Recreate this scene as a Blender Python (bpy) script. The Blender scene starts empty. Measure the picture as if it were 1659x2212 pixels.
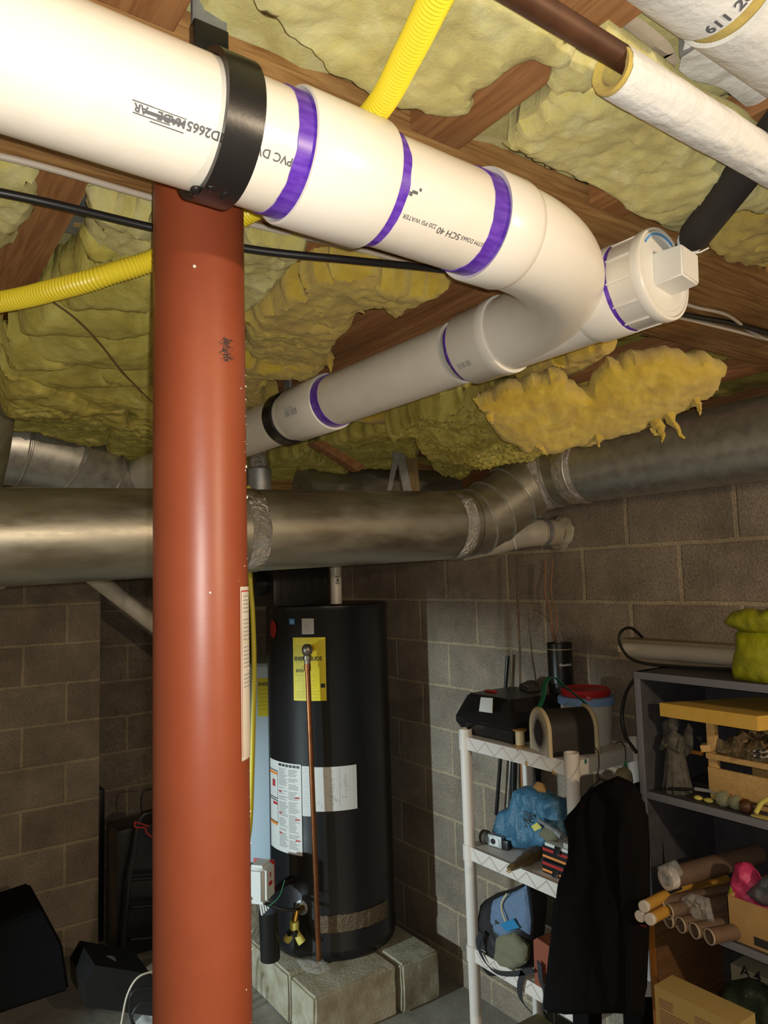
import bpy, bmesh, math, random
import numpy as np
from mathutils import Vector, Matrix, noise

# ------------------------------------------------------------------ camera
sc = bpy.context.scene
YAW, PITCH, ROLL, FPX, CAMH = 0.9557316, 0.0901825, -0.0278636, 1580.0, 1.8
Fv = Vector((math.cos(YAW)*math.cos(PITCH), math.sin(YAW)*math.cos(PITCH), math.sin(PITCH)))
r0 = Vector((math.sin(YAW), -math.cos(YAW), 0)); u0 = r0.cross(Fv)
Rv = math.cos(ROLL)*r0 + math.sin(ROLL)*u0
Uv = -math.sin(ROLL)*r0 + math.cos(ROLL)*u0
CAM = Vector((0, 0, CAMH))
cam = bpy.data.cameras.new('camera'); cam.sensor_fit = 'HORIZONTAL'; cam.sensor_width = 36
cam.lens = 36*FPX/1659; cam.clip_start = .01
co = bpy.data.objects.new('camera', cam); sc.collection.objects.link(co)
co.matrix_world = Matrix(((Rv.x, Uv.x, -Fv.x, 0), (Rv.y, Uv.y, -Fv.y, 0), (Rv.z, Uv.z, -Fv.z, CAMH), (0, 0, 0, 1)))
sc.camera = co

# ------------------------------------------------------------------ world and lights
w = bpy.data.worlds.new('world'); sc.world = w; w.use_nodes = True
w.node_tree.nodes['Background'].inputs[0].default_value = (1.0, .80, .54, 1)
w.node_tree.nodes['Background'].inputs[1].default_value = .22

def light(name, kind, loc, energy, color, size=.01, target=None, **kw):
    l = bpy.data.lights.new(name, kind); l.energy = energy; l.color = color
    if kind == 'AREA':
        l.size = size
    else:
        l.shadow_soft_size = size
    for k, v in kw.items(): setattr(l, k, v)
    o = bpy.data.objects.new(name, l); sc.collection.objects.link(o); o.location = loc
    if target is not None:
        o.rotation_euler = (Vector(target)-Vector(loc)).to_track_quat('-Z', 'Y').to_euler()
    return o
light('phone_flash', 'POINT', CAM + Rv*.011 + Uv*.012 + Fv*.004, 27, (1.0, .97, .90), .004)
light('warm_bulb', 'POINT', (1.1, -1.2, 2.0), 80, (1.0, .78, .54), .04)
light('cool_lamp', 'SPOT', (-1.6, 2.45, 1.05), 330, (.74, .93, 1.0), .05, (2.2, 2.6, .25), spot_size=math.radians(46), spot_blend=.6)
vs = sc.view_settings; vs.view_transform = 'Standard'; vs.look = 'None'; vs.gamma = 1; vs.use_curve_mapping = False
vs.exposure = 0.0

# ------------------------------------------------------------------ geometry helpers
def ray(x, y): return Rv*((x-829.5)/FPX) - Uv*((y-1106)/FPX) + Fv
def at(x, y, ax, v):
    """point seen at pixel x, y that lies on the world plane  axis = v"""
    d = ray(x, y); return CAM + d*((v-CAM[ax])/d[ax])
def onp(x, y, p, n):
    d = ray(x, y); return CAM + d*(((Vector(p)-CAM).dot(n))/d.dot(n))
V = Vector
WM = {}
def link(o):
    sc.collection.objects.link(o); return o
def smooth(bm, ang=38):
    a = math.radians(ang)
    for f in bm.faces: f.smooth = True
    for e in bm.edges:
        if len(e.link_faces) == 2 and e.calc_face_angle(0) > a: e.smooth = False
def obj(name, bm, m, parent=None, sm=True, label=None):
    """one mesh object, world-space verts; origin moved to its base"""
    bmesh.ops.recalc_face_normals(bm, faces=bm.faces) if sm is not None else None
    if sm: smooth(bm)
    me = bpy.data.meshes.new(name)
    xs = [v.co.x for v in bm.verts]; ys = [v.co.y for v in bm.verts]; zs = [v.co.z for v in bm.verts]
    c = V(((min(xs)+max(xs))/2, (min(ys)+max(ys))/2, min(zs)))
    for v in bm.verts: v.co -= c
    bm.to_mesh(me); bm.free()
    if m is not None:
        for q in (m if isinstance(m, (list, tuple)) else [m]): me.materials.append(q)
    o = link(bpy.data.objects.new(name, me))
    WM[o.name] = Matrix.Translation(c)
    if parent is not None:
        o.parent = parent
        o.matrix_parent_inverse = Matrix.Identity(4)
        loc = WM[parent.name].inverted() @ c
        o.location = loc
    else:
        o.location = c
    if label: o['label'] = label
    return o
def empty(name, loc):
    o = link(bpy.data.objects.new(name, None)); o.location = loc; o.empty_display_size = .05
    WM[o.name] = Matrix.Translation(V(loc)); return o
def tag(o, label, cat, group=None):
    o['label'] = label; o['category'] = cat
    if group: o['group'] = group
    return o
def thing(name, loc, label, cat, group=None): return tag(empty(name, loc), label, cat, group)
def struct(o): o['kind'] = 'structure'; return o
def B(): return bmesh.new()
def box(bm, x0, x1, y0, y1, z0, z1, bev=0, M=None, mi=0):
    x0, x1 = min(x0, x1), max(x0, x1); y0, y1 = min(y0, y1), max(y0, y1); z0, z1 = min(z0, z1), max(z0, z1)
    t = bmesh.new(); bmesh.ops.create_cube(t, size=1)
    for v in t.verts:
        v.co = V(((x0+x1)/2+v.co.x*(x1-x0), (y0+y1)/2+v.co.y*(y1-y0), (z0+z1)/2+v.co.z*(z1-z0)))
    if bev: bmesh.ops.bevel(t, geom=list(t.edges), offset=bev, segments=2, affect='EDGES', profile=.7)
    return merge(bm, t, M, mi)
def merge(bm, t, M=None, mi=0):
    mp = {}
    for v in t.verts: mp[v] = bm.verts.new(M @ v.co if M is not None else v.co)
    for f in t.faces:
        try:
            g = bm.faces.new([mp[v] for v in f.verts]); g.material_index = mi if mi else f.material_index
        except ValueError: pass
    t.free(); return bm
def basis(d):
    d = V(d).normalized(); a = V((0, 0, 1)) if abs(d.z) < .9 else V((1, 0, 0))
    u = (a - d*a.dot(d)).normalized(); return u, d.cross(u), d
def tube(bm, pts, r, seg=12, caps=True, mi=0, closed=False):
    pts = [V(p) for p in pts]; n = len(pts); rs = r if isinstance(r, (list, tuple)) else [r]*n
    rings = []; u = None
    for i, p in enumerate(pts):
        if closed: d = pts[(i+1) % n]-pts[i-1]
        else: d = pts[min(i+1, n-1)]-pts[max(i-1, 0)]
        d.normalize()
        if u is None: u = basis(d)[0]
        u = (u-d*u.dot(d)).normalized(); v = d.cross(u)
        rings.append([bm.verts.new(p+(u*math.cos(2*math.pi*k/seg)+v*math.sin(2*math.pi*k/seg))*rs[i]) for k in range(seg)])
    R = range(n) if closed else range(n-1)
    for i in R:
        a, b = rings[i], rings[(i+1) % n]
        for k in range(seg):
            f = bm.faces.new((a[k], a[(k+1) % seg], b[(k+1) % seg], b[k])); f.material_index = mi
    if caps and not closed:
        for q in (rings[0][::-1], rings[-1]):
            f = bm.faces.new(q); f.material_index = mi
    return bm
def lathe(bm, prof, o, d, seg=48, closed=False, a0=0, a1=2*math.pi, mi=0, sx=1):
    """prof = (radius, distance along d)"""
    u, v, d = basis(d); o = V(o); full = abs(a1-a0) > 6.28; ns = seg if full else seg+1
    rings = []
    for (r, t) in prof:
        rings.append([bm.verts.new(o+d*t+(u*math.cos(a0+(a1-a0)*k/seg)+v*math.sin(a0+(a1-a0)*k/seg)*sx)*max(r, 1e-5)) for k in range(ns)])
    for i in range(len(rings)-(0 if closed else 1)):
        a, b = rings[i], rings[(i+1) % len(rings)]
        for k in range(seg):
            f = bm.faces.new((a[k], a[(k+1) % ns], b[(k+1) % ns], b[k])); f.material_index = mi
    bmesh.ops.remove_doubles(bm, verts=bm.verts, dist=1e-5) if any(p[0] < 1e-4 for p in prof) else None
    return bm
def smoothpath(pts, n=8):
    pts = [V(p) for p in pts]; out = []
    P = [pts[0]*2-pts[1]]+pts+[pts[-1]*2-pts[-2]]
    for i in range(1, len(P)-2):
        for k in range(n):
            t = k/n; a, b, c, d = P[i-1:i+3]
            out.append(.5*((2*b)+(c-a)*t+(2*a-5*b+4*c-d)*t*t+(3*b-3*c+d-a)*t**3))
    out.append(pts[-1]); return out
def prism(bm, poly, off, mi=0):
    """closed polygon of 3D points extruded by vector off"""
    a = [bm.verts.new(V(p)) for p in poly]; b = [bm.verts.new(V(p)+V(off)) for p in poly]; n = len(poly)
    fs = [bm.faces.new(a[::-1]), bm.faces.new(b)]
    for i in range(n): fs.append(bm.faces.new((a[i], a[(i+1) % n], b[(i+1) % n], b[i])))
    for f in fs: f.material_index = mi
    return bm
def fbm(p, o=4): return noise.fractal(p, 1.0, 2.0, o)

def pillow(outline, N, front, back, edge, res, nf=None, jag=0, seed=0, jf=25.0):
    """closed soft solid inside a 3D outline; bulges `front` along N and `back` against it"""
    N = V(N).normalized(); u, v, _ = basis(N); o = V(outline[0])
    P = np.array([((V(p)-o).dot(u), (V(p)-o).dot(v)) for p in outline])
    P0 = P
    if jag:
        Q = []
        for i in range(len(P)):
            a, b = P[i], P[(i+1) % len(P)]; L = np.hypot(*(b-a)); k = max(1, int(L/(res*1.3)))
            nn = np.array((-(b-a)[1], (b-a)[0]))/max(L, 1e-6)
            for j in range(k):
                q = a+(b-a)*j/k; s = noise.fractal(V((q[0]*jf+seed*7, q[1]*jf, seed)), .8, 2, 4)
                Q.append(q+nn*s*jag)
        P = np.array(Q)
    mn, mx = P.min(0), P.max(0)
    nx, ny = int((mx[0]-mn[0])/res)+2, int((mx[1]-mn[1])/res)+2
    gx = mn[0]-res*.5+np.arange(nx+1)*res; gy = mn[1]-res*.5+np.arange(ny+1)*res
    def dist(X, P=P):
        A = P; Bq = np.roll(P, -1, 0)
        best = np.full(len(X), 1e9); near = np.zeros((len(X), 2))
        for a, b in zip(A, Bq):
            ab = b-a; L2 = (ab@ab)+1e-12
            t = np.clip(((X-a)@ab)/L2, 0, 1); c = a+t[:, None]*ab; d = np.hypot(*(X-c).T)
            m = d < best; best[m] = d[m]; near[m] = c[m]
        return best, near
    def inside(X, P=P):
        A = P; Bq = np.roll(P, -1, 0)
        r = np.zeros(len(X), bool)
        for a, b in zip(A, Bq):
            c = ((a[1] > X[:, 1]) != (b[1] > X[:, 1]))
            xx = (b[0]-a[0])*(X[:, 1]-a[1])/((b[1]-a[1]) if b[1] != a[1] else 1e-12)+a[0]
            r ^= c & (X[:, 0] < xx)
        return r
    cx_, cy_ = np.meshgrid((gx[:-1]+gx[1:])/2, (gy[:-1]+gy[1:])/2, indexing='ij')
    ins = inside(np.stack([cx_.ravel(), cy_.ravel()], 1)).reshape(nx, ny)
    pad = np.zeros((nx+2, ny+2), bool); pad[1:-1, 1:-1] = ins
    any_ = pad[:-1, :-1] | pad[1:, :-1] | pad[:-1, 1:] | pad[1:, 1:]
    all_ = pad[:-1, :-1] & pad[1:, :-1] & pad[:-1, 1:] & pad[1:, 1:]
    ii, jj = np.nonzero(any_); X = np.stack([gx[ii], gy[jj]], 1)
    D, NR = dist(X); bd = ~all_[ii, jj]; X[bd] = NR[bd]; D[bd] = 0
    if jag:
        D0 = np.where(inside(X, P0), dist(X, P0)[0], 0); D = np.minimum(D*2.5, D0+edge*.12)
    bm = B(); F = {}; K = {}
    for n_, (i, j) in enumerate(zip(ii, jj)):
        q = X[n_]; d = D[n_]; p = o+u*q[0]+v*q[1]
        if bd[n_]:
            F[(i, j)] = K[(i, j)] = bm.verts.new(p); continue
        t = min(d/edge, 1); h = math.sqrt(max(0, 1-(1-t)**2))
        z = nf(p)*h if nf else 0
        F[(i, j)] = bm.verts.new(p+N*(front*h+z)); K[(i, j)] = bm.verts.new(p-N*(back*h-(z*.5)))
    for i in range(nx):
        for j in range(ny):
            if ins[i, j]:
                k = ((i, j), (i+1, j), (i+1, j+1), (i, j+1))
                try: bm.faces.new([F[q] for q in k])
                except ValueError: pass
                try: bm.faces.new([K[q] for q in k][::-1])
                except ValueError: pass
    return bm
FONT = None
def text_bm(bm, s, size, fn, mi=0, bold=0.0, align='LEFT', w=1.0):
    """lettering as mesh; fn maps flat (x, y) to a world point"""
    c = bpy.data.curves.new('t', 'FONT'); c.body = s; c.size = size; c.align_x = align; c.resolution_u = 3; c.offset = bold
    t = bpy.data.objects.new('t', c); sc.collection.objects.link(t)
    dg = bpy.context.evaluated_depsgraph_get(); dg.update()
    me = bpy.data.meshes.new_from_object(t.evaluated_get(dg))
    vs_ = [bm.verts.new(fn(v.co.x*w, v.co.y)) for v in me.vertices]
    for p in me.polygons:
        try:
            f = bm.faces.new([vs_[i] for i in p.vertices]); f.material_index = mi
        except ValueError: pass
    bpy.data.objects.remove(t); bpy.data.curves.remove(c); bpy.data.meshes.remove(me)
    return bm
def strips(bm, fn, rects, mi=0, n=6):
    for (x0, x1, y0, y1) in rects:
        k = n if abs(x1-x0) > .02 else 1
        for i in range(k):
            a = x0+(x1-x0)*i/k; b = x0+(x1-x0)*(i+1)/k
            f = bm.faces.new([bm.verts.new(fn(*q)) for q in ((a, y0), (b, y0), (b, y1), (a, y1))]); f.material_index = mi
    return bm

# ------------------------------------------------------------------ materials
def mat(name, col, rough=.6, metal=0, **k):
    """col (+ col2 mixed by noise), bump, stretch, spec, coat, alpha, sheen"""
    m = bpy.data.materials.new(name); m.use_nodes = True; nt = m.node_tree; N_ = nt.nodes; L = nt.links
    b = N_['Principled BSDF']; b.inputs['Roughness'].default_value = rough; b.inputs['Metallic'].default_value = metal
    b.inputs['Base Color'].default_value = (*col, 1)
    if 'spec' in k: b.inputs['Specular IOR Level'].default_value = k['spec']
    if 'coat' in k: b.inputs['Coat Weight'].default_value = k['coat']
    if 'trans' in k: b.inputs['Transmission Weight'].default_value = k['trans']
    if 'alpha' in k: b.inputs['Alpha'].default_value = k['alpha']
    if 'sheen' in k: b.inputs['Sheen Weight'].default_value = k['sheen']
    if 'sss' in k:
        b.inputs['Subsurface Weight'].default_value = k['sss']; b.inputs['Subsurface Scale'].default_value = .01
    tc = N_.new('ShaderNodeTexCoord'); mp = N_.new('ShaderNodeMapping'); L.new(tc.outputs['Object'], mp.inputs[0])
    mp.inputs['Scale'].default_value = k.get('stretch', (1, 1, 1))
    if 'col2' in k:
        nz = N_.new('ShaderNodeTexNoise'); nz.inputs['Scale'].default_value = k.get('scale', 12); nz.inputs['Detail'].default_value = k.get('detail', 6)
        nz.inputs['Roughness'].default_value = .62; nz.inputs['Distortion'].default_value = k.get('dist', 0)
        L.new(mp.outputs[0], nz.inputs[0])
        cr = N_.new('ShaderNodeValToRGB'); lo, hi = k.get('ramp', (.35, .65))
        cr.color_ramp.elements[0].position = lo; cr.color_ramp.elements[1].position = hi
        cr.color_ramp.elements[0].color = (*col, 1); cr.color_ramp.elements[1].color = (*k['col2'], 1)
        if 'col3' in k:
            e = cr.color_ramp.elements.new((lo+hi)/2); e.color = (*k['col3'], 1)
        L.new(nz.outputs[0], cr.inputs[0]); L.new(cr.outputs[0], b.inputs['Base Color'])
        if 'rough2' in k:
            mr = N_.new('ShaderNodeMapRange'); mr.inputs[1].default_value = .3; mr.inputs[2].default_value = .7
            mr.inputs[3].default_value = rough; mr.inputs[4].default_value = k['rough2']
            L.new(nz.outputs[0], mr.inputs[0]); L.new(mr.outputs[0], b.inputs['Roughness'])
    if 'bump' in k:
        n2 = N_.new('ShaderNodeTexNoise'); n2.inputs['Scale'].default_value = k.get('bscale', 60); n2.inputs['Detail'].default_value = 8
        n2.inputs['Roughness'].default_value = k.get('brough', .6)
        L.new(mp.outputs[0], n2.inputs[0])
        bp = N_.new('ShaderNodeBump'); bp.inputs['Strength'].default_value = k['bump']; bp.inputs['Distance'].default_value = k.get('bdist', .01)
        L.new(n2.outputs[0], bp.inputs['Height']); L.new(bp.outputs[0], b.inputs['Normal'])
    return m
PVC = mat('white_pvc', (.80, .735, .63), .33, col2=(.70, .64, .53), scale=9, ramp=(.45, .8), bump=.05, bscale=25)
PVC2 = mat('white_fitting_pvc', (.80, .75, .66), .30, bump=.03, bscale=40)
PLUG = mat('plug_pvc', (.74, .72, .66), .4, bump=.1, bscale=70, bdist=.003)
PURPLE = mat('purple_primer', (.085, .02, .36), .32, col2=(.20, .085, .56), scale=16, stretch=(1, 5, 5), ramp=(.4, .7))
BLACKP = mat('black_plastic', (.012, .011, .011), .32, bump=.1, bscale=90, bdist=.002)
RUBBER = mat('black_foam_rubber', (.018, .015, .014), .8, bump=.2, bscale=200, bdist=.002)
INK = mat('grey_ink', (.10, .10, .11), .7)
INKD = mat('black_ink', (.02, .02, .02), .6)
PRINT = mat('grey_print', (.28, .28, .27), .7)
REDPR = mat('red_print', (.45, .03, .03), .6)
ORPR = mat('orange_print', (.75, .25, .04), .6)
POLE = mat('red_oxide_paint', (.235, .048, .018), .40, col2=(.29, .066, .026), scale=6, ramp=(.3, .7), bump=.12, bscale=14, bdist=.003)
GALV = mat('galvanized_sheet', (.44, .43, .40), .34, .8, col2=(.58, .57, .53), scale=30, ramp=(.35, .65), rough2=.45, bump=.06, bscale=7, bdist=.01)
GALVD = mat('dusty_galvanized_sheet', (.36, .33, .26), .30, .86, col2=(.46, .44, .37), scale=5, stretch=(1, 3, 3), ramp=(.3, .7), rough2=.6, bump=.05, bscale=8)
FOIL = mat('foil_tape', (.80, .77, .72), .14, 1.0, bump=1.0, bscale=45, bdist=.02, brough=.6)
STEEL = mat('zinc_steel', (.30, .31, .31), .5, .6, col2=(.42, .43, .43), scale=40)
COPPER = mat('copper_tube', (.38, .15, .06), .38, .9, col2=(.26, .10, .045), scale=20)
OLDCOP = mat('tarnished_copper', (.055, .022, .010), .5, .3, col2=(.11, .045, .02), scale=14)
CSST = mat('yellow_gas_tubing', (.86, .68, .035), .38)
FIBER = mat('yellow_fiberglass', (.50, .40, .085), .95, col2=(.80, .73, .33), col3=(.68, .59, .17), scale=14, detail=14, dist=.8, ramp=(.30, .70), bump=.7, bscale=90, bdist=.008, brough=.75, sheen=.4, sss=.25)
FIBER2 = mat('orange_fiberglass', (.50, .31, .03), .95, col2=(.78, .58, .08), col3=(.64, .45, .04), scale=16, detail=14, dist=.7, ramp=(.30, .70), bump=.7, bscale=90, bdist=.008, brough=.75, sheen=.4, sss=.25)
FIBERG = mat('grimy_fiberglass', (.42, .34, .06), .95, col2=(.74, .66, .19), col3=(.60, .51, .11), scale=13, detail=14, dist=1.0, ramp=(.30, .70), bump=.7, bscale=90, bdist=.008, brough=.75, sss=.2)
JACK = mat('white_pipe_jacket', (.72, .71, .68), .75, bump=.7, bscale=22, bdist=.010, brough=.55)
PAPER = mat('paper_facing', (.55, .45, .33), .8, bump=.4, bscale=12, bdist=.01)
def wood(name, a, b, sx=(1.2, 22, 22), **k):
    return mat(name, a, .62, col2=b, scale=3.2, stretch=sx, dist=1.4, ramp=(.36, .62), bump=.15, bscale=6, bdist=.004, **k)
WX = wood('framing_lumber_x', (.25, .11, .03), (.50, .28, .10))
WY = wood('framing_lumber_y', (.25, .10, .035), (.38, .18, .065), (22, 1.2, 22))
WZ = wood('framing_lumber_z', (.16, .10, .04), (.26, .18, .08), (22, 22, 1.2))
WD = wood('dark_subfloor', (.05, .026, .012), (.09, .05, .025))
PLAN = wood('pale_plank', (.50, .30, .10), (.62, .40, .16))
TANK = mat('black_tank_enamel', (.010, .010, .011), .30, spec=.5, bump=.02, bscale=8)
COOLW = mat('cool_lit_white_enamel', (.62, .74, .82), .4)  # white enamel with the cool lamp's blue cast put into its colour
YLAB = mat('yellow_label', (.80, .66, .01), .5)
WLAB = mat('white_label', (.66, .66, .63), .5)
SILV = mat('silver_label', (.48, .46, .42), .45)
BLUEL = mat('blue_label', (.05, .25, .60), .5)
REDL = mat('red_badge', (.42, .02, .02), .4)
CONC = mat('concrete_block_face', (.30, .25, .16), .9, col2=(.48, .44, .33), scale=9, detail=12, ramp=(.36, .62), bump=.8, bscale=70, bdist=.008)
FLOOR = mat('concrete_floor', (.17, .15, .11), .8, col2=(.33, .31, .27), scale=5, detail=9, ramp=(.3, .7), bump=.3, bscale=60, bdist=.004)
SHW = mat('white_resin_shelf', (.66, .60, .54), .5, bump=.04, bscale=60)
STAIN = mat('amber_glue_stain', (.36, .20, .05), .5)
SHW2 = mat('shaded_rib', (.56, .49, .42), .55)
BCASE = mat('dark_grey_paint', (.036, .033, .038), .65, col2=(.052, .049, .055), scale=30, bump=.1, bscale=60, bdist=.002)
BEDGE = mat('grey_painted_edge', (.17, .17, .20), .6)
JACKET = mat('black_wool', (.0062, .0050, .0050), .98, spec=.1, bump=.4, bscale=260, bdist=.002)
BLACKF = mat('black_nylon', (.013, .012, .014), .6, bump=.5, bscale=120, bdist=.002)
BLUEB = mat('blue_polythene', (.035, .12, .20), .3, col2=(.06, .17, .27), scale=18, bump=.8, bscale=16, bdist=.02)
YBAG = mat('yellow_polythene', (.30, .30, .012), .35, bump=.5, bscale=14, bdist=.015)
GREEN = mat('green_webbing', (.01, .16, .07), .7)
CREAM = mat('cream_wood_rim', (.55, .44, .25), .6)
CAGEW = mat('pale_panel', (.56, .49, .38), .7, col2=(.42, .35, .26), scale=20)
MESHM = mat('dark_wire_mesh', (.022, .016, .012), .6)
REDLID = mat('red_lid', (.45, .02, .025), .4)
BUCK = mat('white_bucket', (.56, .52, .46), .45)
BLUR = mat('blue_rim', (.20, .33, .58), .45)
CARD = mat('brown_card', (.42, .25, .09), .8, col2=(.47, .29, .11), scale=20)
CARDP = mat('printed_carton', (.46, .32, .11), .75)
TUBEM = mat('card_tube', (.11, .066, .042), .7, col2=(.15, .09, .055), scale=12)
TUBER = mat('pale_tube_rim', (.46, .38, .28), .7)
YTUBE = mat('ochre_tube', (.50, .26, .04), .6)
CAPW = mat('white_end_cap', (.62, .56, .50), .5)
FOAMY = mat('yellow_foam_board', (.62, .36, .05), .8, col2=(.66, .41, .08), scale=30)
GREYS = mat('grey_stone', (.055, .05, .042), .8, col2=(.11, .10, .08), scale=40, bump=.5, bscale=60)
PINK = mat('pink_film', (.62, .05, .16), .35, bump=.7, bscale=30, bdist=.01)
LIME = mat('lime_film', (.30, .42, .02), .4)
CLEAR = mat('clear_film', (.6, .6, .6), .08, alpha=.32, bump=.9, bscale=40, bdist=.02)
REDBR = mat('red_brown_board', (.22, .05, .02), .65)
YBRD = mat('pale_yellow_board', (.52, .43, .13), .7)
BLUE = mat('bright_blue', (.01, .02, .40), .5)
BRASS = mat('brass', (.55, .34, .08), .25, 1.0)
YPLAS = mat('yellow_plastic', (.62, .54, .12), .4)
GLASS = mat('knob_glass', (.30, .32, .22), .04, alpha=.5)
WHITEP = mat('white_plastic', (.68, .70, .68), .4)
REDP = mat('red_plastic', (.45, .03, .02), .4)
WEB = mat('cobweb', (.75, .72, .66), .9, alpha=.16)
DENIM = mat('grey_blue_fabric', (.11, .17, .27), .8, bump=.4, bscale=90, bdist=.003)
OLIVE = mat('olive_fabric', (.16, .15, .09), .85, bump=.4, bscale=90, bdist=.003)
TAGB = mat('blue_card_tag', (.01, .17, .36), .5)
CABLE = mat('black_cable', (.012, .011, .011), .45)
WCABLE = mat('cream_cable', (.52, .45, .36), .5)
HOSE = mat('yellow_printed_hose', (.60, .50, .03), .4)
DUST = mat('white_lint', (.8, .78, .72), .9)
RUST = mat('rust_stain', (.26, .12, .045), .9, col2=(.20, .11, .06), scale=20)
TWIG = mat('dry_bark', (.10, .065, .035), .8, col2=(.17, .12, .07), scale=60)
VINE = mat('dry_vine', (.24, .13, .07), .8)
WOODL = mat('varnished_orange_wood', (.36, .13, .02), .45)

def blockmat(name, axis, y0, z0, h=.198, dark=1.0):
    """painted concrete block: brick pattern on the (axis, z) world plane"""
    m = bpy.data.materials.new(name); m.use_nodes = True; nt = m.node_tree; N_ = nt.nodes; L = nt.links
    b = N_['Principled BSDF']; b.inputs['Roughness'].default_value = .85; b.inputs['Specular IOR Level'].default_value = .25
    g = N_.new('ShaderNodeNewGeometry'); sp = N_.new('ShaderNodeSeparateXYZ'); L.new(g.outputs['Position'], sp.inputs[0])
    cb = N_.new('ShaderNodeCombineXYZ'); a1 = N_.new('ShaderNodeMath'); a1.operation = 'SUBTRACT'; a1.inputs[1].default_value = y0
    a2 = N_.new('ShaderNodeMath'); a2.operation = 'SUBTRACT'; a2.inputs[1].default_value = z0
    L.new(sp.outputs[axis], a1.inputs[0]); L.new(sp.outputs[2], a2.inputs[0]); L.new(a1.outputs[0], cb.inputs[0]); L.new(a2.outputs[0], cb.inputs[1])
    wn = N_.new('ShaderNodeTexNoise'); wn.inputs['Scale'].default_value = 9; L.new(g.outputs['Position'], wn.inputs[0])
    va = N_.new('ShaderNodeVectorMath'); va.operation = 'SCALE'; va.inputs['Scale'].default_value = .008; L.new(wn.outputs['Color'], va.inputs[0])
    vb = N_.new('ShaderNodeVectorMath'); L.new(cb.outputs[0], vb.inputs[0]); L.new(va.outputs[0], vb.inputs[1])
    br = N_.new('ShaderNodeTexBrick'); L.new(vb.outputs[0], br.inputs['Vector'])
    br.inputs['Scale'].default_value = 1; br.inputs['Brick Width'].default_value = .402; br.inputs['Row Height'].default_value = h
    br.inputs['Mortar Size'].default_value = .009; br.inputs['Mortar Smooth'].default_value = .35
    d = dark
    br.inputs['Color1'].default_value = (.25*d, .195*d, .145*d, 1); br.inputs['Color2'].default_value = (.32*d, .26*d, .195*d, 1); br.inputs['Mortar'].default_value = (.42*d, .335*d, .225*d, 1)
    nz = N_.new('ShaderNodeTexNoise'); nz.inputs['Scale'].default_value = 5; nz.inputs['Detail'].default_value = 10; nz.inputs['Roughness'].default_value = .7; L.new(g.outputs['Position'], nz.inputs[0])
    mr = N_.new('ShaderNodeMapRange'); mr.inputs[1].default_value = .3; mr.inputs[2].default_value = .7; mr.inputs[3].default_value = .62; mr.inputs[4].default_value = 1.25; L.new(nz.outputs[0], mr.inputs[0])
    sc_ = N_.new('ShaderNodeVectorMath'); sc_.operation = 'SCALE'; L.new(br.outputs['Color'], sc_.inputs[0]); L.new(mr.outputs[0], sc_.inputs['Scale'])
    n3 = N_.new('ShaderNodeTexNoise'); n3.inputs['Scale'].default_value = 130; n3.inputs['Detail'].default_value = 4; L.new(g.outputs['Position'], n3.inputs[0])
    m3 = N_.new('ShaderNodeMapRange'); m3.inputs[1].default_value = .35; m3.inputs[2].default_value = .65; m3.inputs[3].default_value = .75; m3.inputs[4].default_value = 1.15; L.new(n3.outputs[0], m3.inputs[0])
    s2 = N_.new('ShaderNodeVectorMath'); s2.operation = 'SCALE'; L.new(sc_.outputs[0], s2.inputs[0]); L.new(m3.outputs[0], s2.inputs['Scale'])
    L.new(s2.outputs[0], b.inputs['Base Color'])
    mx = N_.new('ShaderNodeMath'); mx.operation = 'MULTIPLY_ADD'; mx.inputs[1].default_value = -.9; L.new(br.outputs['Fac'], mx.inputs[0]); 
    m4 = N_.new('ShaderNodeMath'); m4.operation = 'MULTIPLY'; m4.inputs[1].default_value = .45; L.new(n3.outputs[0], m4.inputs[0]); L.new(m4.outputs[0], mx.inputs[2])
    bp = N_.new('ShaderNodeBump'); bp.inputs['Strength'].default_value = .7; bp.inputs['Distance'].default_value = .006
    L.new(mx.outputs[0], bp.inputs['Height']); L.new(bp.outputs[0], b.inputs['Normal'])
    return m
BR = blockmat('block_wall_right', 1, 1.63-.402*10-.003, 1.695-.198*20)
BL = blockmat('block_wall_left', 0, .84-.402*10, 1.717-.197*20, .197)
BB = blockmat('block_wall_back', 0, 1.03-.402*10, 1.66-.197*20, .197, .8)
random.seed(4)

# ------------------------------------------------------------------ room shell
XR = 2.2; YL = 4.0; YB = 4.32
struct(obj('floor', box(B(), -1.6, XR+.2, -1.2, YB+.2, -.1, 0), FLOOR))
struct(obj('wall_right', box(B(), XR, XR+.2, -1.2, YB, 0, 2.13), BR, sm=False))
struct(obj('wall_left', box(B(), -1.4, .997, YL, YB, 0, 2.13), BL, sm=False))
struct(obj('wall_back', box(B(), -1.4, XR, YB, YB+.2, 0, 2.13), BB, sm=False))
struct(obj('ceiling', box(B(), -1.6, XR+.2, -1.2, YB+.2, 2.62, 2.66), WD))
struct(obj('trim_1', box(B(), XR-.01, XR+.2, -1.2, YB, 2.13, 2.17, .003), WY))
struct(obj('trim_2', box(B(), XR+.06, XR+.1, -1.2, YB, 2.17, 2.62), WY))
struct(obj('trim_3', box(B(), -1.4, XR, YB-.01, YB+.2, 2.13, 2.62), WX))

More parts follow.
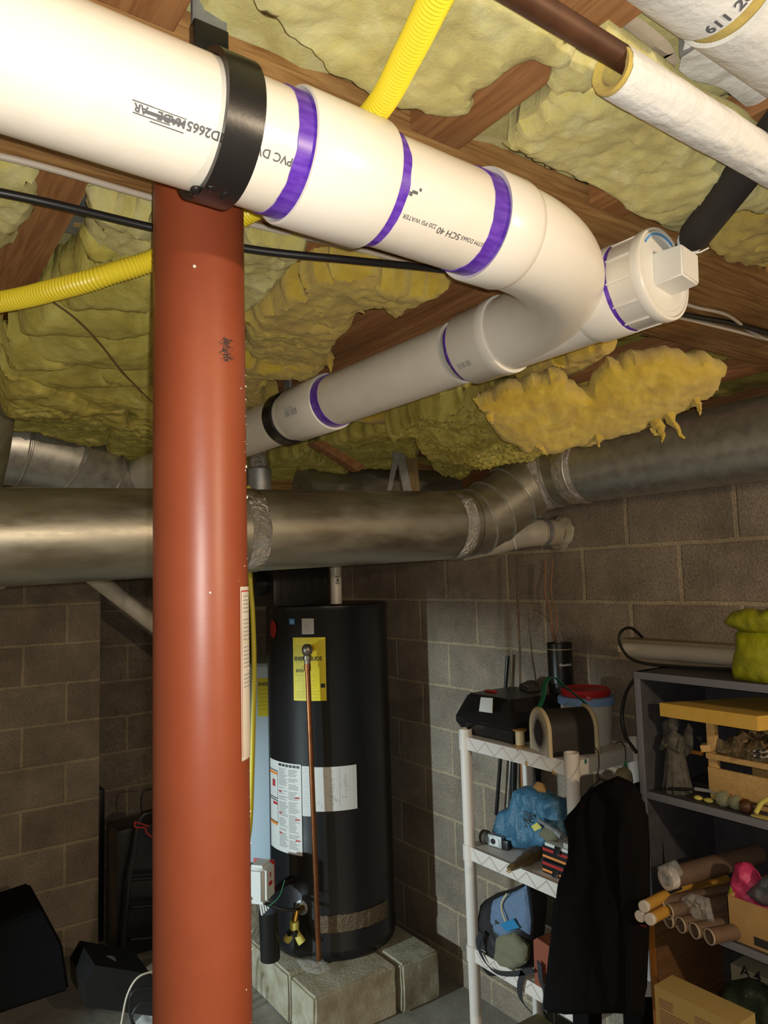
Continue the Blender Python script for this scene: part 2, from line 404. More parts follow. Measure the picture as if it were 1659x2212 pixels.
# girder: two flat chords along X carried by the post
def lumber(name, x0, x1, y0, y1, z0, z1, m, parent=None): return obj(name, box(B(), x0, x1, y0, y1, z0, z1, .002), m, parent)
g = thing('support_girder', (.8, .77, 2.3), 'long double wooden girder crossing above the white drain pipe and red post', 'beam')
lumber('chord', -1.5, 2.19, .625, .762, 2.300, 2.338, WX, g)
lumber('chord', -1.5, 2.19, .778, .912, 2.300, 2.338, WX, g)
JX = [(-.15, 'leftmost ceiling joist, brown wood above the corner ductwork'), (.18, 'ceiling joist behind the grey junction plate at far left'), (.525, 'brown ceiling joist end peeking out of insulation above the girder'),
      (.833, 'exposed brown joist running beside the far white drain pipe'), (1.17, 'ceiling joist hidden in insulation right of the far drain pipe'), (1.51, 'ceiling joist above the big hanging yellow insulation'), (1.85, 'rightmost ceiling joist, next to the block wall')]
for x, lab in JX:
    j = thing('ceiling_joist', (x, 1.5, 2.305), lab, 'joist')
    lumber('bottom_chord', x-.036, x+.036, -1.0, .619, 2.305, 2.343, WY, j); lumber('bottom_chord', x-.036, x+.036, .918, YB-.02, 2.305, 2.343, WY, j)
    lumber('top_chord', x-.030, x+.030, -1.0, YB-.02, 2.58, 2.619, WY, j)
    for k in range(8):
        y0 = -.9+k*.62; s = 1 if k % 2 else -1
        bm = B(); a = V((x, y0, 2.345 if s > 0 else 2.585)); b_ = V((x, y0+.5, 2.585 if s > 0 else 2.345))
        u, v, d = basis(b_-a); M = Matrix.Translation((a+b_)/2) @ Matrix((u, v, d)).transposed().to_4x4()
        box(bm, -.017, .017, -.028, .028, -(b_-a).length/2, (b_-a).length/2, .001, M); obj('web', bm, WY, j)
# second pale joist face beside pipe 2 (bottom edge strip seen in the photo)
tag(lumber('nailer_board', -1.5, .392, .575, .618, 2.345, 2.383, WX), 'short pale nailer board beside the girder above the strap hanger', 'board')
j2 = tag(lumber('ledger_board', .885, .925, .93, 3.0, 2.302, 2.304+.036, WY), 'narrow brown ledger board between the exposed joist and drain pipe', 'board')
# gusset plates
def plate(px, z, t, label, name='gusset_plate'):
    poly = [at(x, y, 2, z) for x, y in px]
    return tag(obj(name, prism(B(), poly, (0, 0, t)), STEEL, sm=False), label, 'metal plate')

# ------------------------------------------------------------------ insulation
def batt(px, z, t, label, m=FIBER, sag=.03, amp=.03, res=.0062, seed=0, tilt=None, edge=.03, sc_=9, jag=.016, group=None, ridge=0, rdir=(.3, 1), tufts=()):
    NN = V(tilt).normalized() if tilt else V((0, 0, -1)); cx_ = sum(q[0] for q in px)/len(px); cy_ = sum(q[1] for q in px)/len(px)
    out = [onp(x, y, at(cx_, cy_, 2, z), NN) for x, y in px]
    def nf(p):
        q = V((p.x*sc_+seed*3.1, p.y*sc_, seed)); a = fbm(q*.45, 2)*amp*.7 + fbm(q*1.5, 3)*amp*.22 + noise.fractal(q*5.5, .5, 2.0, 6)*amp*.17
        if ridge:
            s = (p.x*rdir[0]+p.y*rdir[1]); a += ridge*(abs(math.sin(s*19+fbm(q*.35, 3)*1.8))-.5)*1.6
        return a
    bm = pillow(out, NN, sag, t, edge, res, nf, jag, seed)
    o = obj('insulation_batt', bm, m)
    for k, (x, y, l_) in enumerate(tufts):
        p = onp(x, y, at(cx_, cy_, 2, z-.01), NN); b = B(); dv = V((.3*math.sin(k*2.1), -.35, -1)).normalized()
        ps = [p+V((0, 0, .02))+dv*(l_+.02)*i/7+V((fbm(V((k, i*.5, 0)), 2), fbm(V((i*.5, k, 3)), 2), 0))*.006*i/3 for i in range(8)]
        tube(b, ps, [.012*(1-i/7.3)+.0008 for i in range(8)], 9)
        for v in b.verts: v.co += V((fbm(v.co*70, 3), fbm(v.co*70+V((3, 0, 0)), 3), fbm(v.co*50, 3)))*.005
        obj('tuft', b, m, o)
    return tag(o, label, 'insulation', group)
# continuous batts pushed up between the joists
edges = [-1.4]+[x for x, _ in JX]+[XR+.05]
fill_names = ['leftmost strip of insulation between joists', 'insulation filling the joist bay above the red post', 'insulation filling the bay where the yellow gas tube crosses', 'insulation filling the bay above the pipe elbow', 'insulation filling the bay above the pipe cleanout',
              'insulation filling the bay behind the big hanging piece', 'insulation in the next bay from the block wall', 'insulation in the joist bay against the block wall']
for k in range(len(edges)-1):
    a, b_ = edges[k]+.038, edges[k+1]-.038
    out = [V((a, -.9, 2.37)), V((b_, -.9, 2.37)), V((b_, YB-.05, 2.37)), V((a, YB-.05, 2.37))]
    def nf(p, k=k):
        q = V((p.x*8, p.y*8, k)); return fbm(q*.7, 5)*.022
    bm = pillow(out, (0, 0, -1), .03, .12, .03, .018, nf, .004, k)
    tag(obj('insulation_batt', bm, FIBERG if k < 2 or k > 4 else FIBER), fill_names[k], 'insulation')
batt([(525, -60), (1090, -60), (1290, 135), (1268, 185), (1222, 180), (1190, 205), (1180, 140), (1150, 112), (1112, 128), (1082, 155), (1045, 195), (1015, 235), (995, 243), (975, 262), (830, 212), (700, 132), (650, 98), (560, 20)], 2.298, .05,
     'wide pale yellow insulation above the yellow gas tube near the top', seed=1, amp=.022, sag=.012)
batt([(1078, 305), (1125, 262), (1195, 205), (1230, 180), (1275, 185), (1450, 270), (1680, 410), (1680, 470), (1600, 440), (1530, 478), (1470, 505), (1440, 480), (1260, 395)], 2.296, .05,
     'puffy yellow insulation below the white jacketed pipe, above the elbow', seed=2, amp=.024, sag=.015)
batt([(1520, 510), (1600, 445), (1700, 400), (1700, 560), (1640, 555), (1560, 530)], 2.33, .05, 'small orange insulation patch at right edge beside black foam pipe', FIBER2, seed=3)
batt([(535, 470), (655, 492), (670, 510), (600, 580), (545, 640), (535, 680), (470, 700), (440, 560)], 2.305, .05, 'small yellow insulation patch right of the red post, above the black cable', seed=4)
batt([(720, 560), (860, 590), (985, 596), (950, 612), (900, 640), (870, 655), (850, 672), (835, 640), (775, 655), (755, 690), (735, 710), (708, 745), (700, 782), (655, 805), (600, 792), (560, 775), (540, 760), (535, 700), (550, 650), (640, 590)], 2.275, .07,
     'large ragged yellow insulation sagging between the red post and drain pipe', FIBER2, seed=5, amp=.032, sag=.035, jag=.022, tufts=[(705, 770, .04), (690, 772, .03), (650, 800, .03), (770, 660, .02), (850, 665, .02)])
batt([(520, 760), (600, 775), (700, 772), (712, 780), (690, 775), (660, 790), (655, 812), (640, 800), (600, 800), (560, 812), (575, 840), (600, 850), (560, 880), (520, 900)], 2.27, .06, 'torn insulation flap drooping beside the black pipe hanger', FIBER2, seed=6, jag=.02)
# left side draped layers
batt([(-60, 330), (60, 345), (92, 368), (80, 415), (55, 450), (20, 500), (-60, 560)], 2.30, .05, 'yellow insulation in the upper left corner under the pipe', seed=7)
batt([(190, 395), (345, 440), (345, 560), (300, 560), (215, 520), (190, 470)], 2.30, .05, 'yellow insulation behind the grey junction plate', seed=8)
batt([(150, 560), (190, 500), (345, 520), (345, 700), (330, 830), (300, 800), (150, 740), (60, 700), (30, 655), (110, 610)], 2.29, .07, 'folded greenish insulation under the yellow tube, left of the post', FIBERG, seed=9, ridge=.026, rdir=(.55, .85), amp=.018, sag=.045)
batt([(10, 690), (140, 720), (280, 790), (345, 800), (345, 860), (285, 850), (280, 880), (180, 850), (60, 800), (0, 770)], 2.28, .08, 'second drooping fold of insulation left of the red post', FIBERG, seed=10, ridge=.016, rdir=(.55, .85), amp=.018, sag=.05)
batt([(0, 760), (110, 790), (200, 845), (278, 850), (280, 900), (240, 890), (150, 850), (40, 830), (0, 840)], 2.26, .08, 'third drooping fold of insulation above the duct elbow', FIBERG, seed=11, ridge=.008, rdir=(.55, .85), amp=.018, sag=.05)
batt([(0, 815), (110, 830), (190, 875), (245, 895), (235, 945), (190, 950), (110, 925), (0, 905)], 2.25, .08, 'lowest drooping fold of insulation touching the duct elbow', FIBERG, seed=12, amp=.03, sag=.04)
batt([(300, 830), (360, 820), (360, 1010), (310, 1000), (255, 990), (225, 960), (240, 910), (275, 890), (285, 860)], 2.25, .08, 'hanging insulation hidden partly behind the red post', FIBERG, seed=13, amp=.03)
# right of the post, below pipe 2
batt([(690, 945), (780, 925), (900, 890), (890, 925), (905, 970), (850, 1000), (760, 1000), (690, 975)], 2.25, .06, 'dull yellow insulation under the drain pipe left of the wood post', FIBERG, seed=14, amp=.03)
batt([(560, 990), (660, 968), (760, 1000), (720, 1030), (600, 1050), (530, 1050), (530, 1000)], 2.25, .06, 'dim insulation beside the shiny foil vent collar', FIBERG, seed=15, amp=.03)
batt([(830, 905), (900, 868), (1000, 845), (1075, 870), (1110, 900), (1150, 945), (1180, 960), (1120, 985), (1050, 975), (990, 1010), (930, 985), (905, 940), (885, 915), (850, 920)], 2.24, .07, 'lumpy green-yellow insulation right of the hanging wood post', FIBERG, seed=16, amp=.045, sag=.05, sc_=13)
batt([(1010, 862), (1085, 836), (1150, 818), (1200, 800), (1235, 822), (1262, 838), (1285, 815), (1310, 790), (1370, 760), (1450, 758), (1520, 766), (1572, 790), (1552, 835), (1500, 872), (1470, 885), (1440, 905), (1400, 900), (1420, 945), (1395, 915), (1360, 928), (1290, 950), (1200, 970), (1130, 972), (1085, 945), (1050, 905)], 2.17, .05,
     'big yellow insulation batt hanging low in front of the round duct', FIBER2, seed=17, amp=.022, tilt=(-.42, -.50, -.75), sag=.035, edge=.08, jag=.016, sc_=8, tufts=[(1418, 925, .035), (1440, 905, .05), (1290, 950, .02), (1165, 968, .02), (1500, 880, .02), (1060, 905, .02)])
batt([(1110, 790), (1230, 745), (1300, 725), (1330, 735), (1290, 760), (1230, 790), (1170, 790), (1100, 815)], 2.27, .05, 'thin insulation flap just under the white wye fitting', FIBER2, seed=18, amp=.02)
batt([(700, 880), (850, 880), (960, 850), (1010, 845), (960, 880), (880, 905), (860, 950), (850, 900)], 2.27, .05, 'ragged insulation edge under the far drain pipe', FIBER2, seed=19, amp=.02)

# ------------------------------------------------------------------ near drain pipe (pipe 1)
def P1(x): return V((x, .595+.014*x, 2.212-.008*x))
D1 = (P1(1)-P1(0)).normalized(); S1 = D1.cross(V((0, 0, 1))).normalized(); T1 = S1.cross(D1)   # S1 towards camera (-Y), T1 up
def cylhit(px, py, P, D, r):
    # nearest hit of the pixel ray with an infinite cylinder; returns (distance along D, point)
    d = ray(px, py); D = V(D).normalized(); oc = CAM-P
    dp = d-D*d.dot(D); op = oc-D*oc.dot(D); a = dp.dot(dp); b = 2*dp.dot(op); c = op.dot(op)-r*r
    t = (-b-math.sqrt(max(b*b-4*a*c, 0)))/(2*a); q = CAM+d*t
    return (q-P).dot(D), q
def onpipe1(x, a, r):
    """a = angle from the camera side (-Y) upwards"""
    return P1(x)+(S1*math.cos(a)+T1*math.sin(a))*r
RP = .05715
p1 = thing('drain_pipe', P1(.0), 'thick near white plastic drain pipe crossing in front of the girder', 'pipe')
obj('pipe_barrel', lathe(B(), [(RP, 0), (RP, 1.75), (RP-.006, 1.75), (RP-.006, 0)], P1(-1.2), D1, 96, closed=True), PVC, p1)
def ringon(P, D, t0, t1, r0_, r1_, m, name, parent, seg=72, label=None, noisy=0):
    bm = lathe(B(), [(r0_, t0), (r1_, t0), (r1_, t1), (r0_, t1)], P, D, seg, closed=True)
    if noisy:
        for i, v in enumerate(bm.verts):
            s = fbm(v.co*40, 3)*noisy; v.co += V(D)*s
    return obj(name, bm, m, parent, label=label)
def coupling(P, D, t0, t1, parent, name='coupling', r=.0645, m=None):
    pr = [(RP+.0006, t0+.003), (r-.003, t0), (r-.0008, t0+.001), (r, t0+.003), (r, t1-.003), (r-.0008, t1-.001), (r-.003, t1), (RP+.0006, t1-.003)]
    return obj(name, lathe(B(), pr, P, D, 96, closed=True), m or PVC2, parent)
c1 = coupling(P1(0), D1, .318, .415, p1)
ringon(P1(0), D1, .302, .3215, RP, RP+.0012, PURPLE, 'primer_band', p1, 96, 'purple primer band', .002)
ringon(P1(0), D1, .4125, .4285, RP, RP+.0012, PURPLE, 'primer_band', p1, 96, 'purple primer band', .002)
ringon(P1(0), D1, .5445, .570, RP, RP+.0012, PURPLE, 'primer_band', p1, 96, 'purple primer band', .003)
# printing on the pipe (upside down, reading right to left)
def pfn(x0, a0, r=RP+.0006): return lambda x, y: onpipe1(x0-x, a0-y/r, r)
def p1px(px, py):
    s_, q = cylhit(px, py, P1(0), D1, RP); q = q-P1(0)-D1*s_; return s_, math.atan2(q.dot(T1), q.dot(S1))
x_, a_ = p1px(634, 343); bm = B(); text_bm(bm, 'PVC DWV', .0105, pfn(x_, a_), bold=.0002)
x_, a_ = p1px(503, 296); text_bm(bm, 'M D2665', .0105, pfn(x_, a_), bold=.0003)
obj('lettering', bm, INK, p1)
x_, a_ = p1px(402, 262); bm = B(); text_bm(bm, 'MADE', .0085, pfn(x_, a_), bold=.0004); text_bm(bm, 'AR', .0085, pfn(x_-.031, a_), bold=.0003)
strips(bm, pfn(x_, a_), [(.0, .028, .0088, .0098), (.0, .028, -.0018, -.0010), (.004, .033, .002, .0048), (.012, .042, .0065, .0075), (.028, .044, -.002, -.001)], n=8)
obj('lettering', bm, INK, p1, label='smudged dark lettering')
bm = B(); text_bm(bm, 'ASTM D2665', .0066, pfn(.548, -.86)); text_bm(bm, 'SCH 40', .0100, pfn(.510, -.85)); text_bm(bm, '220 PSI WATER', .0066, pfn(.476, -.83))
obj('lettering', bm, INKD, p1)
bm = B(); strips(bm, pfn(.444, -.42), [(0, .003, -.004, -.001), (.004, .011, .000, .003), (.010, .014, .002, .006)], n=2); obj('ink_smudge', bm, INK, p1)
# hanger strap
h = thing('pipe_hanger', (.25, .6, 2.15), 'black coated strap hanger around the near drain pipe, nailed to girder', 'hanger')
hx = .232
ringon(P1(0), D1, hx, hx+.034, RP+.001, RP+.0075, BLACKP, 'strap', h, 72)
bm = B(); box(bm, hx-.001, hx+.033, .608, .622, 2.262, 2.32, .002); obj('strap_neck', bm, BLACKP, h)
bm = B(); box(bm, hx-.001, hx+.033, .612, .617, 2.315, 2.39, .001); hm = obj('metal_tab', bm, STEEL, h)
bm = B(); lathe(bm, [(0, -.003), (.006, -.003), (.0085, -.001), (.0085, .003), (0, .003)], (hx+.016, .610, 2.353), (0, 1, 0), 24); obj('nail_head', bm, STEEL, hm)
for (xa_, ya_, s_) in ((hx+.020, .594, .005), (hx+.006, .590, .0045), (hx-.004, .600, .005)):
    bm = B(); bmesh.ops.create_icosphere(bm, subdivisions=2, radius=s_, matrix=Matrix.Translation((xa_, ya_, 2.1475)) @ Matrix.Diagonal((1.1, 1.5, .6, 1)))
    for v in bm.verts: v.co += V((fbm(v.co*90, 3), fbm(v.co*90+V((5, 0, 0)), 3), fbm(v.co*90+V((0, 5, 0)), 3)))*.002
    obj('melted_tip', bm, BLACKP, h)
# ------------------------------------------------------------------ far drain pipe (pipe 2) with wye, elbow and cleanout
def P2(y): return V((.937-.076*y, y, 2.222-.02*y))
D2 = (P2(2)-P2(1)).normalized(); S2 = D2.cross(V((0, 0, 1))).normalized(); T2 = V((0, 0, 1))
K2 = D2.y
p2 = thing('drain_pipe', P2(1.2), 'far white plastic drain pipe running away under the exposed joist', 'pipe')
obj('pipe_barrel', lathe(B(), [(RP, 0), (RP, 2.75), (RP-.006, 2.75), (RP-.006, 0)], P2(.97), D2, 80, closed=True), PVC, p2)
coupling(P2(0), D2, 1.365/K2, 1.505/K2, p2)
ringon(P2(0), D2, 1.342/K2, 1.369/K2, RP, RP+.0012, PURPLE, 'primer_band', p2, 80, 'purple primer band', .002)
ringon(P2(0), D2, .928/K2, .953/K2, RP, RP+.0012, PURPLE, 'primer_band', p2, 80, 'purple primer band', .002)
def p2fn(y0, a0, r): return lambda x, y: P2(y0-x)+(S2*(-1)*math.cos(a0+y/r)+T2*math.sin(a0+y/r))*r
f_ = p2fn(1.465, -.25, .0652); bm = B(); strips(bm, f_, [(i*.0032, i*.0032+random.choice((.001, .002)), -.008, .006) for i in range(16)], n=1); text_bm(bm, 'Charlotte', .009, lambda x, y: f_(x, y+.008)); obj('barcode', bm, PRINT, p2)
h2 = thing('pipe_hanger', (.81, 1.62, 2.14), 'black hanger ring around the far drain pipe', 'hanger')
ringon(P2(0), D2, 1.53/K2, 1.565/K2, RP+.001, RP+.007, BLACKP, 'strap', h2, 72)
c = P2(1.55); bm = B(); box(bm, c.x-.003, c.x+.003, c.y-.016, c.y+.016, c.z+.05, c.z+.14, .001); obj('metal_tab', bm, STEEL, h2)
bm = B(); tube(bm, [(c.x-.04, c.y, c.z+.105), (c.x+.008, c.y, c.z+.100)], .003, 8); obj('nail', bm, STEEL, h2)

wy = thing('wye_fitting', (.86, .75, 2.14), 'glossy white plastic wye and elbow joining the two drain pipes', 'pipe fitting')
RF = .0635
# hub on pipe 1
prf = [(RP+.0006, .567), (RF, .564), (RF+.0012, .566), (RF+.0012, .612), (RF-.0005, .620), (RF-.002, .622), (RP-.004, .622), (RP-.004, .6)]
obj('inlet_hub', lathe(B(), prf, P1(0), D1, 96), PVC2, wy)
# sweep elbow
A0 = P1(.615); A3 = P2(.90); pts = []
A1 = A0+D1*.16; A2 = A3-D2*.17
for i in range(41):
    t = i/40; pts.append(A0*(1-t)**3+A1*3*t*(1-t)**2+A2*3*t*t*(1-t)+A3*t**3)
bm = tube(B(), pts, [.0615-.0010*math.sin(math.pi*i/40) for i in range(41)], 80, False)
obj('sweep_elbow', bm, PVC2, wy)
# straight barrel to the cleanout, swelling where the elbow enters
prf = [(.0612, .70), (.0612, .93)]
obj('straight_barrel', lathe(B(), [(.0618, .64/K2), (.0618, .90/K2)], P2(0), D2, 96), PVC2, wy)
obj('outlet_hub', lathe(B(), [(.058, .856/K2), (.0665, .857/K2), (.0672, .861/K2), (.0672, .876/K2), (.0655, .879/K2), (.0652, .941/K2), (.064, .943/K2), (RP, .941/K2)], P2(0), D2, 96), PVC2, wy)
obj('cleanout_hub', lathe(B(), [(.0618, .692/K2), (.0648, .684/K2), (.0655, .679/K2), (.0655, .633/K2), (.0645, .631/K2), (.058, .632/K2)], P2(0), D2, 96), PVC2, wy)
f_ = p2fn(.925, -.75, .0662); bm = B(); strips(bm, f_, [(i*.0026-.006, i*.0026-.006+random.choice((.0008, .0016)), -.006, .004) for i in range(12)], n=1); obj('barcode', bm, PRINT, wy)

cl = thing('cleanout_plug', P2(.54), 'white cleanout adapter and plug with square nut on the wye end', 'pipe fitting')
ringon(P2(0), D2, .6245/K2, .632/K2, .058, .0640, PURPLE, 'primer_band', cl, 96, 'purple primer band', .0007)
obj('adapter', lathe(B(), [(.055, .627/K2), (.0632, .627/K2), (.0640, .625/K2), (.0640, .590/K2), (.0655, .588/K2), (.0662, .585/K2), (.0662, .575/K2), (.065, .573/K2), (.0615, .573/K2), (.0615, .582/K2)], P2(0), D2, 96), PVC2, cl)
for k in range(12):
    a = k*math.pi/6+.2; bm = B(); c0 = P2(.612)+(S2*math.cos(a)+T2*math.sin(a))*.0645
    M = Matrix.Translation(c0) @ Matrix((S2*math.cos(a)+T2*math.sin(a), D2.cross(S2*math.cos(a)+T2*math.sin(a)), D2)).transposed().to_4x4()
    box(bm, -.001, .0012, -.0012, .0012, -.024, .014, .0005, M); obj('rib', bm, PVC2, cl)
pl = obj('plug', lathe(B(), [(0, .5755/K2), (.052, .5755/K2), (.0535, .5740/K2), (.0600, .5735/K2), (.0612, .576/K2), (.0612, .59/K2)], P2(0), D2, 96), PLUG, cl)
a = -.10; ex = (S2*math.cos(a)+T2*math.sin(a)); ey = D2.cross(ex)
M = Matrix.Translation(P2(.557)-T2*.001) @ Matrix((ex, ey, D2)).transposed().to_4x4()
bm = B(); t_ = bmesh.new(); bmesh.ops.create_cube(t_, size=1)
for v in t_.verts:
    s_ = .92 if v.co.z < 0 else 1.0; v.co = V((v.co.x*.048*s_, v.co.y*.048*s_, v.co.z*.044))
bmesh.ops.bevel(t_, geom=list(t_.edges), offset=.0022, segments=3, affect='EDGES'); merge(bm, t_, M); obj('square_nut', bm, PLUG, pl)
bm = B(); 
for aa, bb in ((.62, 1.35),):
    lathe(bm, [(.0545, 0), (.0575, 0), (.0575, .0012), (.0545, .0012)], P2(.5725), D2, 16, closed=True, a0=-.9, a1=.5)
obj('blue_mark', bm, mat('blue_marker', (.12, .35, .75), .6), pl)

# ------------------------------------------------------------------ red post
po = thing('steel_post', (.301, .78, 0), 'red-brown painted round steel post standing in the foreground', 'post')
obj('column', lathe(B(), [(.0508, 0), (.0508, 2.288), (.045, 2.288), (.045, 0)], (.301, .78, 0), (0, 0, 1), 96, closed=True), POLE, po)
obj('top_plate', box(B(), .245, .357, .725, .835, 2.288, 2.30, .002), POLE, po)
PD = V((.301, .78, 0)); toC = math.atan2(-.78, -.301)
def polefn(ang, z0, r=.0513): return lambda x, y: V((PD.x+r*math.cos(ang+x/r), PD.y+r*math.sin(ang+x/r), z0+y))
bm = B(); zt, zb = 1.795, 1.612; aS = toC+.91
fn = polefn(aS, zb, .0517); n = 10; wv = .05
vs_ = [[bm.verts.new(fn(wv*i/n, (zt-zb)*j/20)) for i in range(n+1)] for j in range(21)]
for j in range(20):
    for i in range(n): bm.faces.new((vs_[j][i], vs_[j][i+1], vs_[j+1][i+1], vs_[j+1][i]))
st = obj('paper_sticker', bm, mat('aged_paper_sticker', (.62, .56, .46), .7, col2=(.50, .42, .32), scale=18, ramp=(.5, .75)), po, sm=None, label='white paper sticker')
bm = B(); fn = polefn(aS, zb, .0520)
strips(bm, fn, [(.006, .044, y, y+.0012) for y in [.172-.0042*i for i in range(24) if i % 7 != 5]], n=4)
obj('small_print', bm, PRINT, st); bm = B(); strips(bm, fn, [(.0015, .0023, .004, .179), (.002, .048, .1775, .179)], n=4); obj('red_border', bm, REDPR, st)
bm = B()
for k in range(46):
    ang = toC+1.5-abs(random.gauss(0, .25)); z = random.uniform(1.2, 2.1); s = random.choice((.0003, .0004, .0005, .0009))
    bmesh.ops.create_icosphere(bm, subdivisions=1, radius=s, matrix=Matrix.Translation(polefn(ang, z, .0512)(0, 0)) @ Matrix.Scale(random.uniform(1, 2.2), 4, (0, 0, 1)))
for ang, z, s in ((toC+.85, 1.31, .0022), (toC+.18, 1.79, .0014), (toC-.1, 2.14, .002)):
    bmesh.ops.create_icosphere(bm, subdivisions=1, radius=s, matrix=Matrix.Translation(polefn(ang, z, .0512)(0, 0)))
o = obj('paint_flecks', bm, DUST, po); o['kind'] = 'stuff'
bm = B(); fn = polefn(toC+.58, 2.052, .0511)
for k in range(170):
    x, y = random.gauss(0, .0035), random.uniform(-.013, .013); strips(bm, fn, [(x, x+.002, y, y+.0007)], n=1)
obj('dark_scuff', bm, INKD, po)

# ------------------------------------------------------------------ yellow gas tube, cables
pts = [at(980, -70, 2, 2.272), at(940, 0, 2, 2.275), at(880, 120, 2, 2.28), at(812, 238, 2, 2.283), at(700, 345, 2, 2.283), at(545, 455, 2, 2.278), at(430, 510, 2, 2.25), at(330, 562, 2, 2.225), at(250, 588, 2, 2.205), at(190, 607, 2, 2.195), at(110, 628, 2, 2.19), at(40, 645, 2, 2.19), at(-60, 662, 2, 2.19)]
sp_ = smoothpath(pts, 40); L_ = [0]
for i in range(1, len(sp_)): L_.append(L_[-1]+(sp_[i]-sp_[i-1]).length)
out = []; rr = []; s = 0; step = .00125; i = 0
while s < L_[-1]-1e-4:
    while L_[i+1] < s: i += 1
    t = (s-L_[i])/(L_[i+1]-L_[i]+1e-9); out.append(sp_[i].lerp(sp_[i+1], t)); rr.append(.0135+.0007*math.sin(2*math.pi*s/.005)); s += step
tag(obj('gas_tube', tube(B(), out, rr, 20), CSST), 'bright yellow corrugated gas tube snaking under the ceiling', 'tube')
def cable(name, px, r, m, label, n=8, cat='cable', parent=None):
    o = obj(name, tube(B(), smoothpath(px, n), r, 10), m, parent)
    return tag(o, label, cat) if cat else o
cable('black_cable', [at(-40, 408, 2, 2.25), at(100, 437, 2, 2.25), at(330, 492, 2, 2.25), at(540, 538, 2, 2.24), at(760, 562, 2, 2.24), at(960, 583, 2, 2.26), at(1200, 620, 2, 2.292), at(1480, 680, 2, 2.294), at(1580, 698, 2, 2.294), at(1680, 725, 2, 2.294)], .0052, CABLE, 'thick black cable strung along the far side of the girder')
cable('cream_cable', [at(-40, 328, 2, 2.294), at(100, 362, 2, 2.294), at(330, 428, 2, 2.294), at(540, 484, 2, 2.294), at(800, 545, 2, 2.294), at(965, 588, 2, 2.294), at(1250, 640, 2, 2.294), at(1480, 688, 2, 2.294), at(1680, 738, 2, 2.294)], .0042, WCABLE, 'cream cable stapled under the girder beside the black cable')
cable('cream_cable', [at(1440, 640, 2, 2.296), at(1500, 663, 2, 2.296), at(1570, 680, 2, 2.296), at(1620, 715, 2, 2.294), at(1680, 742, 2, 2.294)], .0035, WCABLE, 'short cream cable looping near the girder at right edge')
cable('thin_wire', [at(100, 642, 2, 2.24), at(160, 685, 2, 2.22), at(215, 740, 2, 2.20), at(262, 800, 2, 2.19), at(300, 840, 2, 2.2), at(345, 885, 2, 2.21)], .0013, mat('rusty_wire', (.12, .07, .03), .6), 'thin brown wire hanging diagonally left of the post', cat='wire')

# copper pipe with white jackets
def line(y, z): return lambda x: V((x, y, z))
LC = line(.384, 2.27)
tag(obj('copper_pipe', tube(B(), [LC(-.6), LC(1.9)], .0111, 24), OLDCOP), 'brown tarnished copper pipe running into the white insulation sleeve', 'pipe')
def sleeve(y, z, x0, x1, r, ri, seed, label, name='pipe_insulation', torn=True):
    t = thing(name, (x0, y, z-r), label, 'pipe insulation')
    bm = B(); n = int((x1-x0)/.006); seg = 64; rings = []
    for i in range(n+1):
        x = x0+(x1-x0)*i/n; row = []
        for k in range(seg):
            a = 2*math.pi*k/seg; q = V((x*14, math.cos(a)*1.5+seed, math.sin(a)*1.5))
            r_ = r+fbm(q, 4)*r*.05-abs(fbm(q*1.7+V((5, 0, 0)), 3))*r*.04
            row.append(bm.verts.new(V((x, y+r_*math.cos(a), z+r_*math.sin(a)))))
        rings.append(row)
    for i in range(n):
        for k in range(seg):
            a = 2*math.pi*(k+.5)/seg
            if torn and 1.05 < a < 1.05+.9+.25*fbm(V((rings[i][0].co.x*60, seed, 0)), 4): continue
            bm.faces.new((rings[i][k], rings[i][(k+1) % seg], rings[i+1][(k+1) % seg], rings[i+1][k]))
    obj('paper_jacket', bm, JACK, t, label='white crinkled paper jacket')
    bm = B(); prof = [(ri, 0), (r*.90, -.004), (r*.96, -.001), (r*.90, .008), (r*.88, .03), (r*.86, x1-x0), (ri, x1-x0)]
    lathe(bm, prof, V((x0, y, z)), (1, 0, 0), 64, closed=True)
    for v in bm.verts: v.co += (v.co-V((v.co.x, y, z)))*fbm(v.co*90, 3)*.03
    obj('fiberglass_core', bm, FIBER2, t, label='orange-yellow fiberglass core')
    return t
sleeve(.391, 2.2605, .549, 1.9, .0228, .0135, 1, 'white jacketed pipe insulation sleeve with yellow open end, upper right')
bm = B()
for i in range(60):
    pass
t2 = obj('fiberglass_strip', tube(bm, smoothpath([at(1290, 60, 2, 2.305), at(1400, 140, 2, 2.305), at(1500, 215, 2, 2.305), at(1590, 260, 2, 2.305), at(1700, 350, 2, 2.305), at(1800, 420, 2, 2.305)], 20), .0125, 20), FIBER)
tag(t2, 'bare olive-yellow fiberglass strip above the white pipe jacket', 'insulation')
o = obj('paper_facing', pillow([at(x, y, 2, 2.325) for x, y in ((1250, -10), (1310, -10), (1400, 52), (1445, 90), (1478, 148), (1482, 158), (1380, 92))], (0, 0, -1), .004, .004, .02, .006, lambda p: fbm(p*20, 3)*.004), PAPER); tag(o, 'narrow tan paper flap pointing at the white pipe jacket', 'paper')
o = obj('paper_facing', pillow([at(x, y, 2, 2.32) for x, y in ((1463, 165), (1480, 88), (1500, 72), (1680, 205), (1700, 300), (1659, 268), (1560, 190))], (0, 0, -1), .004, .004, .02, .006, lambda p: fbm(p*20, 3)*.005), JACK); tag(o, 'wide pale paper facing between the two jacketed pipes at upper right', 'paper')
o = obj('sheet_metal_flange', box(B(), .655, .657, .36, .388, 2.315, 2.34, .0005), STEEL); tag(o, 'small upright metal edge beside the tan paper flap', 'metal plate')
